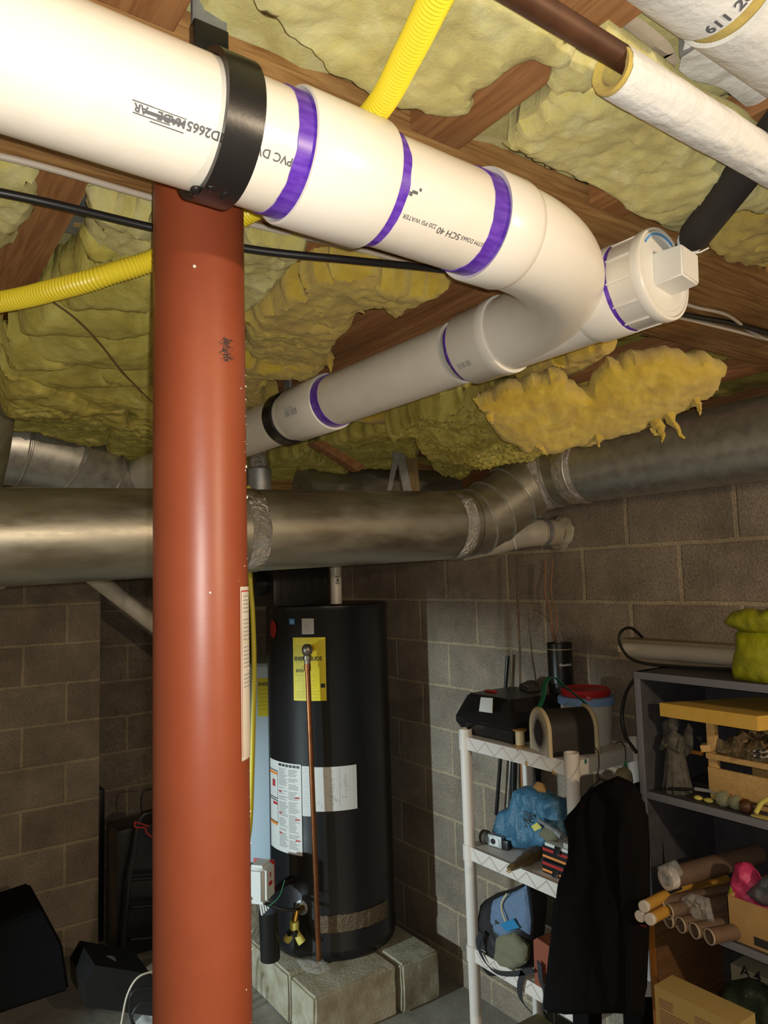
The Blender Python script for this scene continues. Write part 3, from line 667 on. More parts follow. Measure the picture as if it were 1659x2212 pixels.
# stamped sleeve at the corner: axis along X
t3 = thing('pipe_insulation', (.66, .30, 2.29), 'white paper covered insulation roll stamped 611 28 in top right corner', 'pipe insulation')
bm = B(); lathe(bm, [(.052, 0), (.056, .001), (.056, .9), (.052, .9)], (.640, .325, 2.345), (1, 0, 0), 72, closed=True); obj('paper_jacket', bm, JACK, t3)
bm = B(); lathe(bm, [(.03, -.012), (.0515, -.012), (.0515, .89), (.03, .89)], (.640, .325, 2.345), (1, 0, 0), 72, closed=True); obj('fiberglass_core', bm, FIBER2, t3)
def t3fn(x0, a0, r=.0566): return lambda x, y: V((x0-x*0, 0, 0))
bm = B(); s_, q = cylhit(1532, 74, V((.640, .325, 2.345)), V((1, 0, 0)), .0567); aq = math.atan2(q.z-2.345, q.y-.325); text_bm(bm, '611 28', .0165, lambda x, y: V((.640+s_-y, .325+.0567*math.cos(aq-x/.0567), 2.345+.0567*math.sin(aq-x/.0567))), bold=.0005); obj('lettering', bm, INK, t3)
t4 = thing('pipe_insulation', (.5, .30, 2.29), 'second white paper covered roll ending above the stamped one', 'pipe insulation')
bm = B(); lathe(bm, [(.052, 0), (.056, .001), (.056, .5), (.052, .5)], (.122, .325, 2.345), (1, 0, 0), 72, closed=True)
obj('paper_jacket', bm, JACK, t4); bm = B(); lathe(bm, [(.03, 0), (.0515, 0), (.0515, .497), (.03, .497)], (.124, .325, 2.345), (1, 0, 0), 72, closed=True); obj('fiberglass_core', bm, FIBER2, t4)

# black foam pipe + zip tie
fp = thing('foam_covered_pipe', (.87, .45, 2.24), 'black foam covered pipe with white zip tie behind the cleanout plug', 'pipe')
fa, fb = V((.795, .345, 2.288)), V((.926, .549, 2.258)); fd = (fb-fa).normalized()
obj('foam_sleeve', lathe(B(), [(.012, 0), (.0205, 0), (.022, .003), (.022, (fb-fa).length-.012), (.018, (fb-fa).length)], fa, fd, 40), RUBBER, fp)
obj('inner_pipe', tube(B(), [fb-fd*.05, fb+fd*.06, fb+V((.02, .12, .0))], .0145, 24), RUBBER, fp)
z = thing('zip_tie', fb, 'small white zip tie around the black foam pipe end', 'zip tie')
obj('loop', lathe(B(), [(.0165, 0), (.0180, 0), (.0180, .004), (.0165, .004)], fb+fd*.003, fd, 32, closed=True), WHITEP, z)
zc = fb+fd*.005-V((0, 0, .018)); obj('lock', box(B(), zc.x-.004, zc.x+.005, zc.y-.004, zc.y+.004, zc.z-.004, zc.z+.004, .001), WHITEP, z)
obj('tail', tube(B(), [zc, zc+V((.012, -.007, .003)), zc+V((.020, -.015, .008))], .0012, 6), WHITEP, z)
# plates on the truss
o = plate([(188, 392), (158, 455), (192, 462), (200, 430)], 2.334, .002, 'upright grey gusset plate under the near drain pipe at left')
o = plate([(135, 465), (118, 495), (205, 520), (240, 462), (170, 450)], 2.325, .002, 'grey gusset plate with pale tag above the yellow tube at left')
bm = prism(B(), [at(x, y, 2, 2.3245) for x, y in ((160, 482), (158, 490), (188, 493), (190, 484))], (0, 0, .0004)); obj('tag', bm, CARDP, o, sm=False)
plate([(1003, 242), (986, 262), (1025, 290), (1030, 282)], 2.337, .002, 'small grey joist plate at the girder, left of the joist end')

# hanging wooden post with strap metal
o = thing('hanging_wood_post', at(890, 1050, 1, 1.95), 'short vertical wood stub with dark metal straps above the round duct', 'post')
bm = prism(B(), [at(x, y, 1, 1.95) for x, y in ((868, 905), (896, 905), (907, 1062), (880, 1062))], (0, .04, 0)); obj('stub', bm, WZ, o, sm=False)
bm = prism(B(), [at(x, y, 1, 1.945) for x, y in ((842, 915), (866, 915), (862, 990), (845, 1062), (836, 1062), (850, 985))], (0, .003, 0)); obj('metal_strap', bm, STEEL, o, sm=False)
bm = prism(B(), [at(x, y, 1, 1.943) for x, y in ((846, 925), (862, 925), (890, 1062), (872, 1062))], (0, .003, 0)); obj('metal_strap', bm, STEEL, o, sm=False)
tag(obj('dark_beam', prism(B(), [at(x, y, 1, 2.7) for x, y in ((520, 1052), (640, 1015), (900, 990), (1000, 985), (1000, 1075), (520, 1075))], (0, .04, 0)), WX, sm=False), 'dim wooden beam seen just over the round duct', 'beam')
tag(obj('brace_board', prism(B(), [at(x, y, 1, 1.9) for x, y in ((675, 955), (700, 952), (790, 1008), (775, 1018))], (0, .035, 0)), WY, sm=False), 'small diagonal brown brace below the far drain pipe', 'board')

# ------------------------------------------------------------------ ducts
RD = .1143
def PD1(x): return V((x, 1.876+.0, 1.909+.039*x))
DD1 = (PD1(1)-PD1(0)).normalized()
d = thing('round_duct', PD1(.8)-V((0, 0, RD)), 'big horizontal galvanized round duct passing behind the red post', 'duct')
obj('duct_body', lathe(B(), [(RD, 0), (RD, 2.95)], PD1(-1.3), DD1, 96), GALVD, d)
o = obj('tape_band', lathe(B(), [(RD+.001, 0), (RD+.0022, .002), (RD+.0022, .052), (RD+.001, .054)], PD1(.825), DD1, 96), FOIL, d, label='shiny foil tape')
for v in o.data.vertices: v.co += v.co.normalized()*fbm(v.co*60, 3)*.002
obj('tape_band', lathe(B(), [(RD+.001, 0), (RD+.0022, .002), (RD+.0022, .05), (RD+.001, .052)], PD1(1.575), DD1, 96), FOIL, d, label='shiny foil tape')
# elbow gores: points along the offset
E0 = PD1(1.65); E3 = V((2.00, 1.80, 2.165)); 
def seam(P, D, parent): return obj('seam_ring', lathe(B(), [(RD, -.004), (RD+.004, -.002), (RD+.004, .002), (RD, .004)], P, D, 96), GALV, parent)
el = thing('duct_elbow', E0-V((0, 0, RD)), 'ribbed galvanized elbow where the round duct turns up along the wall', 'duct')
path = [E0, E0+V((.055, -.003, .012)), V((1.775, 1.862, 2.02)), V((1.86, 1.845, 2.075)), V((1.93, 1.815, 2.125)), V((1.972, 1.745, 2.148)), V((1.975, 1.66, 2.15))]
for i in range(len(path)-1):
    a, b_ = path[i], path[i+1]
    def dirn(k):
        if k == 0: return DD1
        if k == len(path)-1: return V((0, -1, 0))
        return ((path[k+1]-path[k]).normalized()+(path[k]-path[k-1]).normalized()).normalized()
    u1, v1, _ = basis(dirn(i)); u2, v2, _ = basis(dirn(i+1)); bm = B()
    ra = [bm.verts.new(a+(u1*math.cos(2*math.pi*k/64)+v1*math.sin(2*math.pi*k/64))*RD) for k in range(64)]
    rb = [bm.verts.new(b_+(u2*math.cos(2*math.pi*k/64)+v2*math.sin(2*math.pi*k/64))*RD) for k in range(64)]
    # match rings by nearest start
    s0 = min(range(64), key=lambda s: (rb[s].co-ra[0].co-(b_-a)).length)
    for k in range(64):
        bm.faces.new((ra[k], ra[(k+1) % 64], rb[(k+1+s0) % 64], rb[(k+s0) % 64]))
    obj('gore', bm, FOIL if i == 4 else GALVD, el)
    if i in (0, 1, 2, 4): seam(b_, dirn(i+1), el)
d2 = thing('round_duct', (1.975, 1.2, 2.03), 'galvanized round duct running toward the camera along the block wall, upper right', 'duct')
obj('duct_body', lathe(B(), [(RD, 0), (RD, 2.4)], (1.975, 1.66, 2.15), V((-.01, -1, -.004)), 96), GALV, d2)
obj('tape_band', lathe(B(), [(RD+.001, 0), (RD+.0022, .002), (RD+.0022, .075), (RD+.001, .077)], (1.975, 1.66, 2.15), V((0, -1, 0)), 96), FOIL, d2, label='shiny foil tape')
seam(V((1.975, 1.61, 2.15)), V((0, -1, 0)), d2)
# dark duct behind
d3 = tag(obj('round_duct', tube(B(), [V((1.35, 2.45, 2.16)), V((2.1, 2.45, 2.19))], .075, 48), GALVD), 'dark shadowed duct barely visible behind the wood stub', 'duct')
# left upper elbow
RE = .122
lp = [V((.10, 2.42, 2.235)), V((.37, 2.43, 2.23)), V((.50, 2.45, 2.205)), V((.60, 2.50, 2.16)), V((.72, 2.60, 2.125)), V((1.1, 2.8, 2.12))]
l = thing('duct_elbow', (.5, 2.5, 2.1), 'shiny ribbed duct elbow above the main duct at far left', 'duct')
def gores(path, R_, parent, m, seams):
    def dirn(k):
        if k == 0: return (path[1]-path[0]).normalized()
        if k == len(path)-1: return (path[-1]-path[-2]).normalized()
        return ((path[k+1]-path[k]).normalized()+(path[k]-path[k-1]).normalized()).normalized()
    for i in range(len(path)-1):
        a, b_ = path[i], path[i+1]; u1, v1, _ = basis(dirn(i)); u2, v2, _ = basis(dirn(i+1)); bm = B()
        ra = [bm.verts.new(a+(u1*math.cos(2*math.pi*k/64)+v1*math.sin(2*math.pi*k/64))*R_) for k in range(64)]
        rb = [bm.verts.new(b_+(u2*math.cos(2*math.pi*k/64)+v2*math.sin(2*math.pi*k/64))*R_) for k in range(64)]
        s0 = min(range(64), key=lambda s: (rb[s].co-ra[0].co-(b_-a)).length)
        for k in range(64): bm.faces.new((ra[k], ra[(k+1) % 64], rb[(k+1+s0) % 64], rb[(k+s0) % 64]))
        obj('gore', bm, m, parent)
        if i in seams: obj('seam_ring', lathe(B(), [(R_, -.006), (R_+.004, -.003), (R_+.004, 0), (R_+.001, .001), (R_+.004, .002), (R_+.004, .005), (R_, .008)], b_, dirn(i+1), 72), GALV, parent)
gores(lp, RE, l, GALV, (0, 1, 2, 3))
vd = thing('vertical_duct', (.12, 1.6, 1.9), 'grimy flexible duct dropping down along the left edge', 'duct')
pp = [at(-32, 560, 1, 1.9), at(-20, 650, 1, 1.9), at(-25, 800, 1, 1.9), at(-42, 950, 1, 1.95), at(-65, 1060, 1, 2.0)]
obj('duct_body', tube(B(), smoothpath(pp, 10), [.066]*3+[.066]*38, 40), mat('grimy_duct_wrap', (.12, .11, .055), .55, .3, col2=(.20, .19, .12), scale=14, bump=.5, bscale=16), vd)
# vent collar right of the post
vc = thing('vent_pipe', at(560, 1056, 1, 2.35), 'foil wrapped vent pipe with dark collar right of the red post', 'vent pipe')
c = at(560, 1040, 1, 2.35)
obj('collar', lathe(B(), [(.036, -.05), (.042, -.05), (.042, .03), (.044, .035), (.044, .042), (.040, .045)], c-V((0, 0, .0)), (0, 0, 1), 40), STEEL, vc)
bm = lathe(B(), [(.034, .04), (.036, .06), (.033, .09), (.036, .12), (.034, .16)], c, (0, 0, 1), 48)
for v in bm.verts: v.co += V((fbm(v.co*45, 3), fbm(v.co*45+V((9, 0, 0)), 3), 0))*.006
obj('foil_wrap', bm, FOIL, vc)

# lint specks on the ducts
bm = B()
for (x, y) in ((205, 1063), (250, 1062), (345, 1070), (600, 1062), (710, 1060), (830, 1065), (960, 1195), (1010, 1204), (1040, 1200), (1170, 1078), (1210, 1050), (20, 1068), (150, 1052)):
    p_ = at(x, y, 1, 1.79); bmesh.ops.create_icosphere(bm, subdivisions=1, radius=.0015, matrix=Matrix.Translation(p_) @ Matrix.Rotation(random.random()*3, 4, 'X') @ Matrix.Scale(2.2, 4, (0, 0, 1)))

bm.free()

# ------------------------------------------------------------------ pipe through the wall
wp = thing('wall_drain_pipe', (2.1, 1.9, 1.9), 'old grey-white pipe stub with clamp entering the block wall', 'pipe')
wc = V((2.2, 1.925, 1.958))
obj('pipe_barrel', tube(B(), [wc+V((-.125, .0, -.002)), wc+V((.05, 0, 0))], .050, 48), mat('dusty_pvc', (.46, .40, .31), .6, col2=(.36, .30, .22), scale=14), wp)
obj('elbow', tube(B(), smoothpath([wc+V((-.10, 0, -.002)), wc+V((-.15, .02, -.004)), wc+V((-.19, .07, -.012)), wc+V((-.25, .12, -.03)), wc+V((-.34, .2, -.05))], 6), .052, 48), mat('dusty_fitting', (.50, .45, .37), .5, col2=(.42, .37, .29), scale=12), wp)
obj('clamp_band', lathe(B(), [(.052, 0), (.0545, 0), (.0545, .02), (.052, .02)], wc+V((-.118, 0, 0)), (1, 0, 0), 48, closed=True), STEEL, wp)
obj('fitting_rim', lathe(B(), [(.052, 0), (.0555, 0), (.0555, .004), (.052, .004)], wc+V((-.188, .07, -.012)), V((-.6, .6, -.15)), 48, closed=True), PVC2, wp)
bm = lathe(B(), [(.050, -.035), (.062, -.02), (.070, -.004), (.066, .0)], wc, (1, 0, 0), 40)
for v in bm.verts: v.co += V((-abs(fbm(v.co*30, 3))*.01, fbm(v.co*25, 3)*.012, fbm(v.co*25+V((3, 3, 3)), 3)*.012))
obj('mortar_collar', bm, CONC, wp)

# ------------------------------------------------------------------ water heater on blocks
TX, TY, TR = 1.793, 3.03, .286
TZ0, TZ1 = .20, 1.69
wh = thing('water_heater', (TX, TY, TZ0), 'tall black round water heater standing on concrete blocks', 'water heater')
obj('tank', lathe(B(), [(0, TZ0), (TR-.01, TZ0), (TR-.002, TZ0+.012), (TR, TZ0+.03), (TR, TZ0+.045), (TR-.003, TZ0+.05), (TR-.003, TZ1-.03), (TR, TZ1-.025), (TR, TZ1-.006), (TR-.006, TZ1), (TR-.03, TZ1-.004), (0, TZ1-.004)], (TX, TY, 0), (0, 0, 1), 128), TANK, wh)
tC = math.atan2(-TY, -TX)
def tfn(ang, z0, r=TR+.0012): return lambda x, y: V((TX+r*math.cos(ang+x/r), TY+r*math.sin(ang+x/r), z0+y))
def tpx(x, y, r=TR):
    d = ray(x, y); a = d.x**2+d.y**2; b = -2*(d.x*TX+d.y*TY); c = TX**2+TY**2-r*r
    t = (-b-math.sqrt(max(b*b-4*a*c, 0)))/(2*a); p = CAM+d*t
    a_ = math.atan2(p.y-TY, p.x-TX); return (a_-2*math.pi if a_ > 0 else a_), p.z
def patch(x0, y0, x1, y1, m, name, label=None, n=10, z0=None):
    a0, zt = tpx(x0, y0); a1, _ = tpx(x1, y0); zb = tpx((x0+x1)/2, y1)[1]; zt = tpx((x0+x1)/2, y0)[1]
    wd = (a1-a0)*TR; fn = tfn(a0, zb); bm = B()
    strips(bm, fn, [(0, wd, 0, zt-zb)], n=n); bmesh.ops.remove_doubles(bm, verts=bm.verts, dist=1e-5)
    o = obj(name, bm, m, wh, sm=None, label=label); f2 = tfn(a0, zb, TR+.0018); return o, wd, zt-zb, f2
def lines(bm, fn, x0, x1, y0, y1, dy, th=.0016, gap=.1, mi=0, cols=1):
    y = y1; cw = (x1-x0)/cols
    while y > y0:
        for c_ in range(cols):
            if random.random() > gap:
                e = random.uniform(.6, 1); strips(bm, fn, [(x0+cw*c_+.001, x0+cw*c_+(cw-.004)*e, y-th, y)], mi, n=3)
        y -= dy
o, W_, H_, fn = patch(633, 1377, 703, 1514, YLAB, 'energy_label', 'yellow energy label')
bm = B(); text_bm(bm, 'ENERGYGUIDE', .0235, lambda x, y: fn(x+W_*.04, y+H_*.635), bold=.0008, w=.82)
text_bm(bm, '$450', .0195, lambda x, y: fn(x+W_*.08, y+H_*.45), bold=.0003)
lines(bm, fn, W_*.08, W_*.92, H_*.60, H_*.625, .004, .0005); lines(bm, fn, W_*.25, W_*.8, H_*.52, H_*.535, .004, .0006)
lines(bm, fn, W_*.05, W_*.95, H_*.39, H_*.40, .01, .0005); lines(bm, fn, W_*.05, W_*.95, H_*.30, H_*.31, .01, .0005); lines(bm, fn, W_*.05, W_*.95, H_*.03, H_*.15, .007, .0007)
lines(bm, fn, W_*.3, W_*.7, H_*.17, H_*.25, .008, .0007)
strips(bm, fn, [(W_*.84, W_*.97, H_*.205, H_*.27)], n=1); obj('lettering', bm, INKD, o)
o, W_, H_, fn = patch(652, 1336, 678, 1370, SILV, 'rating_label'); bm = B(); lines(bm, fn, W_*.1, W_*.9, H_*.1, H_*.92, .0045, .0008); obj('small_print', bm, PRINT, o)
o, W_, H_, fn = patch(625, 1336, 637, 1349, BLUEL, 'certification_label'); bm = B(); strips(bm, fn, [(W_*.2, W_*.7, H_*.5, H_*.6), (W_*.2, W_*.8, H_*.25, H_*.35)], n=1); obj('lettering', bm, WLAB, o)
a_, z_ = tpx(590, 1359); a_ = max(a_, tC-1.22); fn = tfn(a_, z_); bm = B()
c0 = bm.verts.new(fn(0, 0)); rg = [bm.verts.new(fn(.030*math.cos(k*math.pi/16), .040*math.sin(k*math.pi/16))) for k in range(32)]
for k in range(32): bm.faces.new((c0, rg[k], rg[(k+1) % 32]))
obj('round_badge', bm, REDL, wh, sm=None, label='red oval badge')
# instruction sheets
a0, zt = tpx(589, 1640); a1, _ = tpx(651, 1660); zb = tpx(651, 1849)[1]; zt = tpx(651, 1652)[1]; W_ = (a1-a0)*TR+.03; H_ = zt-zb
fn = tfn(a0-.03/TR, zb); bm = B(); strips(bm, fn, [(0, W_, 0, H_)], n=14); bmesh.ops.remove_doubles(bm, verts=bm.verts, dist=1e-5); o = obj('instruction_sheet', bm, WLAB, wh, sm=None, label='tall white instruction label')
fn = tfn(a0-.03/TR, zb, TR+.0018); bm = B(); x_ = W_*.40
strips(bm, fn, [(x_, W_*.97, H_*.955, H_*.985)], 0); lines(bm, fn, x_, W_*.97, H_*.06, H_*.93, .0062, .0026, .12, 0, 2); obj('small_print', bm, PRINT, o)
bm = B(); strips(bm, fn, [(x_, x_+.02, H_*yy, H_*yy+.006) for yy in (.66, .42, .2)]+[(W_*.85, W_*.96, H_*yy, H_*yy+.006) for yy in (.62, .38, .15)], 0); 
strips(bm, fn, [(W_*.14, W_*.26, H_*.70, H_*.78), (W_*.16, W_*.34, H_*.50, H_*.53)]); obj('red_print', bm, REDPR, o)
bm = B(); strips(bm, fn, [(.0, W_*.35, H_*.84, H_*.87), (0, W_*.34, H_*.27, H_*.30)]); obj('orange_print', bm, ORPR, o)
bm = B(); strips(bm, fn, [(0, W_*.36, H_*.88, H_*.89), (0, W_*.36, H_*.57, H_*.58), (W_*.355, W_*.365, H_*.57, H_*.89), (0, W_*.36, H_*.545, H_*.555), (W_*.355, W_*.365, H_*.31, H_*.55), (0, W_*.36, H_*.30, H_*.31), (x_, W_*.95, H_*.955, H_*.98)]); obj('black_frames', bm, INKD, o)
o, W_, H_, fn = patch(652, 1655, 671, 1763, WLAB, 'side_sheet'); bm = B(); lines(bm, fn, W_*.2, W_*.9, H_*.2, H_*.95, .012, .0006, .3); obj('small_print', bm, PRINT, o)
o, W_, H_, fn = patch(679, 1656, 770, 1752, WLAB, 'wiring_sheet', 'white wiring diagram label'); bm = B()
for k in range(14):
    x_ = random.uniform(.05, .85)*W_; y_ = random.uniform(.08, .9)*H_; strips(bm, fn, [(x_, x_+W_*.1, y_, y_+.0008), (x_, x_+.0008, y_, y_+H_*.08)], n=2)
lines(bm, fn, W_*.35, W_*.5, H_*.1, H_*.9, .006, .0012, .45); lines(bm, fn, W_*.68, W_*.8, H_*.3, H_*.8, .006, .0012, .4)
strips(bm, fn, [(W_*.58, W_*.585, H_*.1, H_*.95)], n=1); obj('diagram', bm, PRINT, o)
# relief valve and copper drop pipe
ang, z_ = tpx(672, 1400); n_ = V((math.cos(ang), math.sin(ang), 0)); vp = V((TX, TY, 0))+n_*TR; vp.z = z_
bm = B(); tube(bm, [vp, vp+n_*.045], .016, 20); obj('valve_stem', bm, BRASS, wh)
vq = vp+n_*.06; bm = B(); lathe(bm, [(0, .024), (.012, .022), (.021, .013), (.024, 0), (.021, -.016), (.014, -.024), (.018, -.026), (.018, -.042), (.013, -.044), (.013, -.07)], vq, (0, 0, 1), 24); obj('relief_valve', bm, mat('nickel', (.30, .26, .21), .4, .8), wh)
dq = onp(689, 2085, vq, V((math.cos(tC), math.sin(tC), 0))); dq.z = max(dq.z, .24)
bm = B(); tube(bm, [vq+V((0, 0, -.065)), V((vq.x+(dq.x-vq.x)*.5, vq.y+(dq.y-vq.y)*.5, (vq.z+dq.z)/2)), dq], .0111, 20); obj('copper_drop_pipe', bm, COPPER, wh, label='straight copper discharge tube')
bm = B(); tube(bm, [vq+V((0, 0, -.06)), vq+V((0, 0, -.09))], .014, 20); obj('adapter_nut', bm, COPPER, wh)
# foil strip low on the tank
a0, zt = tpx(690, 1975); a1, _ = tpx(835, 1950); fn = tfn(a0, zt-.075, TR+.003); bm = B(); W_ = (a1-a0)*TR; k_ = 40
vv = [[bm.verts.new(tfn(a0, zt-.075, TR+.003+fbm(V((i*.5, j*.7, 3)), 3)*.004)(W_*i/k_, .07*j/6+.0*i)) for j in range(7)] for i in range(k_+1)]
for i in range(k_):
    for j in range(6): bm.faces.new((vv[i][j], vv[i+1][j], vv[i+1][j+1], vv[i][j+1]))
obj('foil_mesh_band', bm, mat('dark_foil_grid', (.20, .15, .10), .3, .8, bump=1.0, bscale=160, bdist=.006), wh, label='shiny wrinkled foil patch')
# drain valve with yellow splitter
ang, z_ = tpx(652, 1960); n_ = V((math.cos(ang), math.sin(ang), 0)); vp = V((TX, TY, 0))+n_*TR; vp.z = z_
s_ = V((-n_.y, n_.x, 0))
bm = B(); lathe(bm, [(0, 0), (.03, 0), (.03, .003), (.022, .006)], vp, n_, 28); obj('flange', bm, STEEL, wh)
bm = B(); tube(bm, [vp, vp+n_*.05, vp+n_*.06-V((0, 0, .03))], .014, 16); obj('drain_valve', bm, BRASS, wh)
yv = thing('hose_splitter', vp+n_*.06, 'small yellow two-way hose splitter on the heater drain', 'hose splitter')
c = vp+n_*.065-V((0, 0, .03))
bm = B(); tube(bm, [c, c-V((0, 0, .03))], .019, 16); obj('collar', bm, YPLAS, yv)
for s in (-1, 1):
    bm = B(); e1 = c-V((0, 0, .03)); e2 = e1+s_*s*.028-V((0, 0, .038)); tube(bm, [e1, (e1+e2)/2, e2, e2+(e2-e1)*.3], [.012, .014, .017, .017], 16); obj('outlet', bm, YPLAS, yv)
    bm = B(); tube(bm, [e1+s_*s*.010+n_*.008-V((0, 0, .008)), e1+s_*s*.014+n_*.024-V((0, 0, .010))], .012, 16); obj('knob', bm, BLACKP, yv)
# gas control box
def pxbox(name, px0, px1, plane, dpt, m, label, cat, bev=.01):
    """box facing -Y whose front corners project at px0 (top left) and px1 (bottom right)"""
    a = at(px0[0], px0[1], 1, plane); b = at(px1[0], px1[1], 1, plane)
    o = obj(name, box(B(), a.x, b.x, plane, plane+dpt, b.z, a.z, bev), m); 
    return tag(o, label, cat) if label else o
gc = thing('gas_control', (1.338, 2.8, .5), 'white gas control box with red mark at the lower left of heater', 'control box')
M = Matrix.Translation((1.338, 2.83, .592)) @ Matrix.Rotation(math.radians(38), 4, 'Z')
bm = B(); t_ = bmesh.new(); bmesh.ops.create_cube(t_, size=1)
for v in t_.verts: v.co = V((v.co.x*.105, v.co.y*.085, v.co.z*.150))
bmesh.ops.bevel(t_, geom=list(t_.edges), offset=.018, segments=3, affect='EDGES'); merge(bm, t_, M); obj('housing', bm, WHITEP, gc)
bm = B(); box(bm, .052, .060, -.035, .06, -.065, .066, .004, M); obj('red_strip', bm, REDP, gc)
bm = B(); box(bm, -.015, .015, -.0445, -.042, -.01, .005, .001, M); box(bm, -.004, .004, -.0445, -.042, .02, .04, .001, M); obj('red_mark', bm, REDP, gc)
bm = B()
for k in range(4): tube(bm, [M @ V((-.01+.018*k, .0, -.07)), M @ V((-.012+.02*k, -.01, -.125))], .0045, 8)
obj('wire_lead', bm, WHITEP, gc)
bm = B(); tube(bm, [(1.385, 2.86, .455), (1.39, 2.86, .265)], .040, 24); obj('burner_shield', bm, BLACKP, gc)
obj('gas_inlet', tube(B(), [(1.35, 2.85, .53), (1.45, 2.90, .52), (1.56, 2.95, .52)], .016, 16), BLACKP, gc)
cable('green_wire', [(1.36, 2.80, .50), (1.39, 2.77, .54), (1.41, 2.76, .60)], .002, GREEN, 'short green wire stub beside the gas control', cat='wire')
cable('flex_conduit', [(1.20, 2.80, .56), (1.30, 2.86, .53), (1.40, 2.80, .48), (1.47, 2.78, .46)], .007, BLACKP, 'black flexible conduit under the gas control', cat='conduit')
# blower on top + vent
bl = thing('draft_blower', (1.62, 2.95, TZ1), 'black ribbed draft blower box on top of the water heater', 'blower')
bx0 = at(575, 1300, 1, 2.85); bx1 = at(706, 1228, 1, 2.85)
obj('housing', box(B(), bx0.x+.03, bx1.x+.01, 2.84, 3.1, TZ1, 1.88, .02), BLACKP, bl)
obj('motor', tube(B(), [(bx0.x-.02, 2.95, 1.79), (bx0.x+.06, 2.95, 1.79)], .05, 28), BLACKP, bl)
bm = B()
for k in range(6): box(bm, bx0.x+.06+k*.045, bx0.x+.066+k*.045, 2.832, 2.842, TZ1+.03, 1.86, .002)
obj('rib', bm, BLACKP, bl)
v1 = at(726, 1305, 1, 2.88)
vt = thing('vent_riser', (v1.x, 2.88, TZ1), 'white plastic vent riser with brown tape on top of heater', 'vent pipe')
obj('pipe_barrel', tube(B(), [(v1.x, 2.88, TZ1), (v1.x, 2.88, 1.95)], .027, 32), PVC, vt)
bm = B(); text_bm(bm, '240', .028, lambda x, y: V((v1.x+.0275*math.cos(tC+y/.0275), 2.88+.0275*math.sin(tC+y/.0275), 1.82-x)), bold=.0004); obj('lettering', bm, INKD, vt)
bm = B(); lathe(bm, [(.0272, 0), (.0285, 0), (.0285, .14), (.0272, .14)], (v1.x, 2.88, TZ1+.01), (0, 0, 1), 10, closed=True, a0=tC-math.pi*.5-.9+math.pi/2-.9, a1=tC-.9); obj('brown_tape', bm, CARD, vt)
# white appliance, its blue cast from the cool light put into the colour
ap = thing('pale_appliance', (1.70, 3.55, 0), 'white round tank with a cool blue cast half hidden behind the black heater', 'water heater')
obj('body', lathe(B(), [(0, .1), (.27, .1), (.275, .13), (.275, 1.36), (.26, 1.375), (0, 1.38)], (1.83, 3.75, 0), (0, 0, 1), 96), COOLW, ap)
def afn(px, py):
    X0, Y0, r = 1.83, 3.75, .277; d = ray(px, py); a = d.x**2+d.y**2; b = -2*(d.x*X0+d.y*Y0); c = X0**2+Y0**2-r*r
    t = (-b-math.sqrt(max(b*b-4*a*c, 0)))/(2*a); p = CAM+d*t; a_ = math.atan2(p.y-Y0, p.x-X0); return (a_-2*math.pi if a_ > 0 else a_), p.z
a0, z0_ = afn(557, 1548); zt = afn(560, 1465)[1]; fa_ = lambda r: (lambda x, y: V((1.83+r*math.cos(a0+x/r), 3.75+r*math.sin(a0+x/r), z0_+y)))
bm = B(); strips(bm, fa_(.2765), [(0, .13, 0, zt-z0_)]); o = obj('energy_label', bm, YLAB, ap, sm=None, label='yellow energy label'); H_ = zt-z0_
bm = B(); f2 = fa_(.2772); text_bm(bm, 'ENERGYGUIDE', .024, lambda x, y: f2(x+.004, y+H_*.80), bold=.0006, w=.85); lines(bm, f2, .006, .12, H_*.1, H_*.7, .02, .001); obj('lettering', bm, INKD, ap)
obj('base_stand', box(B(), 1.6, 2.05, 3.52, 3.95, 0, .1, .01), CONC, ap)
cable('yellow_hose', [at(536, 1050, 1, 2.3), at(540, 1240, 1, 2.3), at(546, 1330, 1, 2.3), at(549, 1450, 1, 2.3), at(547, 1560, 1, 2.3), at(544, 1680, 1, 2.3), at(540, 1780, 1, 2.3), at(530, 1850, 1, 2.32), at(515, 2000, 1, 2.33), at(505, 2200, 1, 2.33)], .0085, HOSE, 'yellow printed hose hanging right beside the red post', cat='hose')
tag(obj('blue_container', box(B(), 1.36, 1.47, 3.25, 3.35, .35, .68, .02), mat('dark_blue', (.03, .06, .13), .6)), 'dark blue container between the red post and pale tank', 'container')

# concrete blocks under the heater
def cblock(x0, x1, y0, y1, rot, label, h=.195):
    M = Matrix.Translation(((x0+x1)/2, (y0+y1)/2, 0)) @ Matrix.Rotation(rot, 4, 'Z'); a, b = (x1-x0)/2, (y1-y0)/2
    t_ = bmesh.new(); bmesh.ops.create_cube(t_, size=1)
    for v in t_.verts: v.co = V((v.co.x*2*a, v.co.y*2*b, (v.co.z+.5)*h))
    bmesh.ops.bevel(t_, geom=list(t_.edges), offset=.009, segments=2, affect='EDGES'); bmesh.ops.subdivide_edges(t_, edges=list(t_.edges), cuts=3, use_grid_fill=True)
    for v in t_.verts:
        if v.co.z > .002: v.co += V((fbm(v.co*30+V((x0*9, 0, 0)), 3), fbm(v.co*30+V((0, 7, x0)), 3), 0))*.003
    bm = merge(B(), t_, M); tag(obj('concrete_block', bm, CONC, sm=False), label, 'concrete block', 'concrete blocks under the heater')
cblock(1.455, 1.845, 2.615, 2.812, 0, 'front rough concrete block under the black heater')
cblock(1.865, 2.062, 2.60, 2.99, 0, 'right rough concrete block under the heater by the wall')
cblock(1.455, 1.652, 2.83, 3.22, 0, 'left rough concrete block under the black heater')
cblock(1.67, 2.06, 3.15, 3.35, 0, 'rear concrete block mostly hidden under the heater')
cblock(1.38, 1.575, 3.30, 3.63, 0, 'pale concrete block behind the heater, near the gas control', .40)
